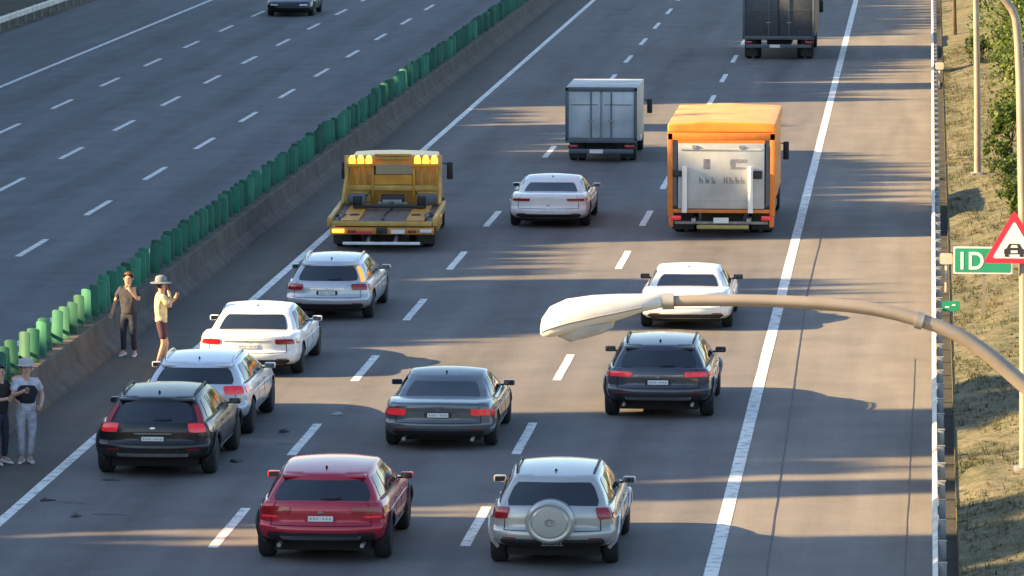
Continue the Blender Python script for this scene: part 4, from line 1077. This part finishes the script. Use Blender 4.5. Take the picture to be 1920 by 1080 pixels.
def person(label, x, y, yaw, ht, J, top, bottom, shoes, hat=None, long_legs=True, sleeves=1, vest=None, hair=HAIR, phone=None):
    """J: joints in metres for a 1.70 m figure facing +Y; l is the figure's left (-x side)"""
    s = ht / 1.70
    root = empty('person', (x, y, 0), yaw, label, 'person')
    P = {k: Vector(v_) * s for k, v_ in J.items()}
    names = ['pelvis', 'waist', 'chest', 'neck', 'jaw', 'head', 'crown', 'sl', 'el', 'wl', 'hl', 'sr', 'er', 'wr', 'hr', 'tl', 'kl', 'al', 'ol', 'tr', 'kr', 'ar', 'or']
    rad = dict(pelvis=.135, waist=.115, chest=.135, neck=.052, jaw=.068, head=.092, crown=.06, sl=.062, el=.042, wl=.030, hl=.034, sr=.062, er=.042, wr=.030, hr=.034, tl=.09, kl=.056, al=.038, ol=.036, tr=.09, kr=.056, ar=.038)
    rad['or'] = .036
    cov = dict(pelvis=.80, waist=.82, chest=.85, tl=.86, tr=.86, kl=.9 if long_legs else 1, kr=.9 if long_legs else 1, sl=.85, sr=.85)
    ed = [('pelvis', 'waist'), ('waist', 'chest'), ('chest', 'neck'), ('neck', 'jaw'), ('jaw', 'head'), ('head', 'crown'), ('chest', 'sl'), ('sl', 'el'), ('el', 'wl'), ('wl', 'hl'), ('chest', 'sr'), ('sr', 'er'), ('er', 'wr'), ('wr', 'hr'), ('pelvis', 'tl'), ('tl', 'kl'), ('kl', 'al'), ('al', 'ol'), ('pelvis', 'tr'), ('tr', 'kr'), ('kr', 'ar'), ('ar', 'or')]
    ix = {n_: i for i, n_ in enumerate(names)}
    me = skin_mesh([P[n_] for n_ in names], [(ix[a], ix[b]) for a, b in ed], [(rad[n_] * cov.get(n_, 1) * s * (1.25 if n_ in ('pelvis', 'waist', 'chest') else 1), rad[n_] * cov.get(n_, 1) * s * (.85 if n_ in ('pelvis', 'waist', 'chest') else 1)) for n_ in names])
    # five fingers on each hand, joined into the body
    bm = bmesh.new(); bm.from_mesh(me)
    for sd in ('l', 'r'):
        w, h_ = P['w' + sd], P['h' + sd]; d = (h_ - w).normalized()
        side = d.cross(Vector((0, 1, 0)) if abs(d.y) < .8 else Vector((1, 0, 0))).normalized(); nrm = side.cross(d).normalized()
        for k, ln in enumerate((.058, .068, .064, .05)):
            b0 = h_ + side * (k - 1.5) * .019 * s
            tube_into(bm, [b0, b0 + d * ln * .55 * s, b0 + (d * ln + nrm * .02) * s], [.0095 * s, .0085 * s, .006 * s], 6)
        b0 = h_ - d * .03 * s + side * .028 * s
        tube_into(bm, [b0, b0 + (d * .025 + side * .022) * s, b0 + (d * .055 + side * .028) * s], [.011 * s, .010 * s, .007 * s], 6)
    body = link('body', bm_mesh(bm, 'body', True, 180), SKIN, root)
    # face: nose, eyes, mouth, ears
    hd, cr, jw = P['head'], P['crown'], P['jaw']
    f_ = Vector(J.get('face', (0, 1, 0))).normalized(); sdv = f_.cross(Vector((0, 0, 1))).normalized()
    bm = bmesh.new(); tube_into(bm, [hd + f_ * .085 * s + Vector((0, 0, .025)) * s, hd + f_ * .112 * s - Vector((0, 0, .015)) * s, hd + f_ * .085 * s - Vector((0, 0, .028)) * s], [.008 * s, .014 * s, .008 * s], 6)
    link('nose', bm_mesh(bm, 'nose', True), SKIN, body)
    for e_ in (-1, 1):
        bm = bmesh.new(); bmesh.ops.create_uvsphere(bm, u_segments=8, v_segments=6, radius=.011 * s, matrix=Matrix.Translation(hd + f_ * .085 * s + sdv * e_ * .032 * s + Vector((0, 0, .018)) * s)); link('eye', bm_mesh(bm, 'eye', True), HAIR, body)
        bm = bmesh.new(); bmesh.ops.create_uvsphere(bm, u_segments=8, v_segments=6, radius=.02 * s, matrix=Matrix.Translation(hd + sdv * e_ * .092 * s) @ Matrix.Diagonal((.7, 1, 1.4, 1))); link('ear', bm_mesh(bm, 'ear', True), SKIN, body)
    bm = bmesh.new(); c_ = hd + f_ * .088 * s - Vector((0, 0, .052)) * s
    tube_into(bm, [c_ - sdv * .022 * s, c_ + f_ * .004 * s, c_ + sdv * .022 * s], .006 * s, 5); link('mouth', bm_mesh(bm, 'mouth', True), pm('lips', (.35, .13, .11), .5), body)
    # hair cap
    bm = bmesh.new(); bmesh.ops.create_uvsphere(bm, u_segments=14, v_segments=9, radius=.112 * s, matrix=Matrix.Translation(hd + Vector((0, 0, .04)) * s - f_ * .016 * s))
    cut_ = [v_ for v_ in bm.verts if (v_.co - hd).dot(f_) > .035 * s and v_.co.z < hd.z + .075 * s or v_.co.z < hd.z - .06 * s]
    bmesh.ops.delete(bm, geom=cut_, context='VERTS'); link('hair', bm_mesh(bm, 'hair', True), hair, root)
    # clothes follow the same joints, a little larger
    def cloth(name, mat, nm, eds, grow, ends=None):
        pts = dict(P)
        if ends: pts.update({k: v_ for k, v_ in ends.items()})
        ii = {n_: i for i, n_ in enumerate(nm)}
        rr = []
        for n_ in nm:
            b0 = rad.get(n_, rad.get(n_.rstrip('x'), .05)) * s + grow * s
            rr.append((b0 * 1.25, b0 * .88) if n_ in ('pelvis', 'waist', 'chest', 'hem', 'wb') else (b0, b0))
        return link(name, skin_mesh([pts[n_] for n_ in nm], [(ii[a], ii[b]) for a, b in eds], rr), mat, root)
    ends = {}
    for sd in ('l', 'r'):
        rad['e' + sd + 'x'] = .05; ends['e' + sd + 'x'] = P['s' + sd].lerp(P['e' + sd], .75 if sleeves == 1 else .98)
        rad['w' + sd + 'x'] = .036; ends['w' + sd + 'x'] = P['e' + sd].lerp(P['w' + sd], .85)
        rad['k' + sd + 'x'] = .07; ends['k' + sd + 'x'] = P['t' + sd].lerp(P['k' + sd], .85)
        rad['a' + sd + 'x'] = .046; ends['a' + sd + 'x'] = P['k' + sd].lerp(P['a' + sd], .95)
    rad['hem'] = .125; ends['hem'] = P['pelvis'] - Vector((0, 0, .05)) * s; rad['wb'] = .118; ends['wb'] = P['pelvis'].lerp(P['waist'], .45)
    for sd in ('l', 'r'): rad['s' + sd + 'v'] = .062; ends['s' + sd + 'v'] = P['chest'].lerp(P['s' + sd], .9)
    rad['nb'] = .06; ends['nb'] = P['chest'].lerp(P['neck'], .72)
    nm = ['waist', 'hem', 'chest', 'nb', 'sl', 'elx', 'sr', 'erx']; eds = [('hem', 'waist'), ('waist', 'chest'), ('chest', 'nb'), ('chest', 'sl'), ('sl', 'elx'), ('chest', 'sr'), ('sr', 'erx')]
    if sleeves == 2:
        nm += ['wlx', 'wrx']; eds += [('elx', 'wlx'), ('erx', 'wrx')]
    cloth('shirt', top, nm, eds, .024, ends)
    nm = ['pelvis', 'wb', 'tl', 'klx', 'tr', 'krx']; eds = [('pelvis', 'wb'), ('pelvis', 'tl'), ('tl', 'klx'), ('pelvis', 'tr'), ('tr', 'krx')]
    if long_legs:
        nm = ['pelvis', 'wb', 'tl', 'kl', 'alx', 'tr', 'kr', 'arx']; eds = [('pelvis', 'wb'), ('pelvis', 'tl'), ('tl', 'kl'), ('kl', 'alx'), ('pelvis', 'tr'), ('tr', 'kr'), ('kr', 'arx')]
    cloth('trousers', bottom, nm, eds, .012, ends)
    if vest:
        cloth('vest', vest, ['chest', 'waist', 'wb', 'nb', 'slv', 'srv'], [('chest', 'waist'), ('waist', 'wb'), ('chest', 'nb'), ('chest', 'slv'), ('chest', 'srv')], .036, ends)
    for sd in ('l', 'r'):
        a, o_ = P['a' + sd], P['o' + sd]
        d = (o_ - a); d.z = 0; d.normalize() if d.length > 1e-4 else None
        bm = bmesh.new()
        secs = [(-.075, .032, .05), (-.05, .042, .085), (.02, .045, .085), (.09, .048, .06), (.15, .044, .045), (.185, .02, .03)]
        rings = []
        sd2 = Vector((-d.y, d.x, 0))
        for (al, w, hh) in secs:
            c0 = Vector((a.x, a.y, 0)) + d * al * s
            rings.append([bm.verts.new(c0 + sd2 * w * s * math.cos(k * math.pi / 5) + Vector((0, 0, max(0.004, hh * s * .5 * (1 + math.sin(k * math.pi / 5)))))) for k in range(10)])
        for a_, b_ in zip(rings, rings[1:]):
            for k in range(10): bm.faces.new((a_[k], a_[(k + 1) % 10], b_[(k + 1) % 10], b_[k]))
        bm.faces.new(rings[0]); bm.faces.new(rings[-1][::-1])
        link('shoe', bm_mesh(bm, 'shoe', True), shoes, root)
    if hat:
        hm, brim, hh = hat
        bm = bmesh.new(); c0 = hd + Vector((0, 0, .075)) * s - f_ * .005 * s; rings = []
        for (rr, zz) in ((brim, -.028), (brim, -.018), (.118, .0), (.114, hh * .5), (.098, hh * .85), (.05, hh), (.01, hh + .006)):
            rings.append([bm.verts.new(c0 + Vector((rr * s * math.cos(k * math.pi / 10), rr * s * math.sin(k * math.pi / 10), zz * s))) for k in range(20)])
        for a_, b_ in zip(rings, rings[1:]):
            for k in range(20): bm.faces.new((a_[k], a_[(k + 1) % 20], b_[(k + 1) % 20], b_[k]))
        bm.faces.new(rings[0][::-1]); bm.faces.new(rings[-1])
        link('hat', bm_mesh(bm, 'hat', True, 50), hm, root)
    if phone:
        h_ = P['h' + phone]
        p_ = box('phone', M_BLACK, None, -.035 * s, .035 * s, -.006, .006, -.07 * s, .07 * s, .004)
        p_.parent = root; p_.location = h_ + Vector((0, .0, .04)) * s
    return root
BASE = dict(pelvis=(0, 0, .90), waist=(0, .01, 1.06), chest=(0, 0, 1.26), neck=(0, 0, 1.42), jaw=(0, .02, 1.49), head=(0, .01, 1.58), crown=(0, 0, 1.655),
    sl=(-.17, 0, 1.36), el=(-.25, -.03, 1.10), wl=(-.26, .06, .87), hl=(-.26, .10, .80), sr=(.17, 0, 1.36), er=(.25, -.03, 1.10), wr=(.26, .06, .87), hr=(.26, .10, .80),
    tl=(-.095, 0, .82), kl=(-.11, .03, .47), al=(-.12, -.01, .09), ol=(-.14, .13, .045), tr=(.095, 0, .82), kr=(.11, .03, .47), ar=(.12, -.01, .09))
BASE['or'] = (.14, .13, .045)
def pose(**k): d = dict(BASE); d.update(k); return d
C_DARK = pm('dark_shirt', (0.030, 0.030, 0.045), .8, var=.3, scale=11, bump=.6); C_NAVY = pm('navy_trousers', (0.028, 0.030, 0.05), .85, var=.3, scale=11, bump=.6)
C_CREAM = pm('cream_shirt', (0.62, 0.50, 0.28), .8, var=.3, scale=11, bump=.6); C_SHORT = pm('maroon_shorts', (0.06, 0.025, 0.04), .85)
C_WSHOE = pm('white_shoe', (0.6, 0.6, 0.6), .6); C_GREYP = pm('light_grey_trousers', (0.42, 0.42, 0.47), .85, var=.3, scale=11, bump=.6)
C_PALE = pm('pale_shirt', (0.45, 0.46, 0.52), .8, var=.3, scale=11, bump=.6); C_BLK = pm('black_vest', (0.012, 0.012, 0.016), .85)
C_BROWN = pm('brown_hat', (0.26, 0.10, 0.035), .8); C_HATG = pm('grey_hat', (0.16, 0.19, 0.22), .85); C_HATP = pm('pale_hat', (0.42, 0.40, 0.42), .85)
C_TAN = pm('brown_hair', (0.14, 0.055, 0.02), .6)
person('person in dark clothes and white shoes beside the barrier, one hand raised to the mouth', -14.62, 102.95, R(165), 1.54,
    pose(er=(.31, -.05, 1.12), wr=(.36, .02, .90), hr=(.37, .05, .82), el=(-.27, .10, 1.16), wl=(-.12, .20, 1.37), hl=(-.06, .19, 1.43), ol=(-.16, .13, .045)), C_DARK, C_NAVY, C_WSHOE, hair=C_TAN)
person('person in cream shirt and dark shorts with wide grey hat, hand up to the ear', -13.80, 101.3, R(-70), 1.60,
    pose(er=(.24, .14, 1.18), wr=(.13, .14, 1.42), hr=(.11, .12, 1.50), el=(-.2, .16, 1.16), wl=(-.08, .30, 1.32), hl=(-.03, .32, 1.38), kl=(-.10, .12, .47), al=(-.10, .10, .09), ol=(-.1, .24, .045), ar=(.11, -.10, .09)), C_CREAM, C_SHORT, C_WSHOE, hat=(C_HATG, .21, .12), long_legs=False, phone='r')
person('person in black vest, pale shirt and light grey trousers standing near the left edge', -14.17, 88.2, R(-160), 1.62,
    pose(er=(.25, .10, 1.14), wr=(.12, .26, 1.22), hr=(.06, .29, 1.25), el=(-.28, -.02, 1.12), wl=(-.22, .14, .96), hl=(-.18, .2, .93), kl=(-.09, .06, .47), al=(-.06, .0, .09), ol=(-.07, .14, .045), kr=(.09, .03, .47), ar=(.07, -.02, .09)), C_PALE, C_GREYP, C_WSHOE, hat=(C_HATP, .15, .10), vest=C_BLK)
person('person in black clothes at the very left edge of the frame, pale arm bent', -14.56, 88.0, R(-120), 1.58,
    pose(er=(.27, .08, 1.12), wr=(.20, .28, 1.15), hr=(.16, .34, 1.17), el=(-.26, .05, 1.12), wl=(-.18, .24, 1.06), hl=(-.14, .3, 1.06)), C_BLK, C_NAVY, C_WSHOE)

# ------------------------------------------------------------------ debris by the crashed cars
rd = random.Random(11)
for i, (x, y, lb) in enumerate(((-10.55, 92.3, 'small dark plastic shard on the lane beside the black vehicle'), (-10.9, 88.6, 'flat dark trim piece lying behind the black vehicle wheel'), (-9.95, 94.6, 'tiny grey fragment lying on the middle lane beside the queue'), (-13.2, 84.0, 'dark scrap lying on the left edge of the lane near the bottom'), (-12.5, 82.4, 'small dark scrap on the lane in front of the bottom left corner'))):
    bm = bmesh.new(); n_ = 6
    a = [bm.verts.new((rd.uniform(.04, .11) * math.cos(k * 1.05) * 1.5, rd.uniform(.06, .2) * math.sin(k * 1.05), .006)) for k in range(n_)]
    b = [bm.verts.new((v_.co.x * .8, v_.co.y * .8, rd.uniform(.015, .05))) for v_ in a]
    bm.faces.new(a[::-1]); bm.faces.new(b)
    for k in range(n_): bm.faces.new((a[k], a[(k + 1) % n_], b[(k + 1) % n_], b[k]))
    o = link('debris_piece', bm_mesh(bm, 'debris_piece'), M_POST if i == 2 else M_BLACK); o.location = (x, y, 0)
    tag(o, lb, 'debris', 'debris on the left lane')
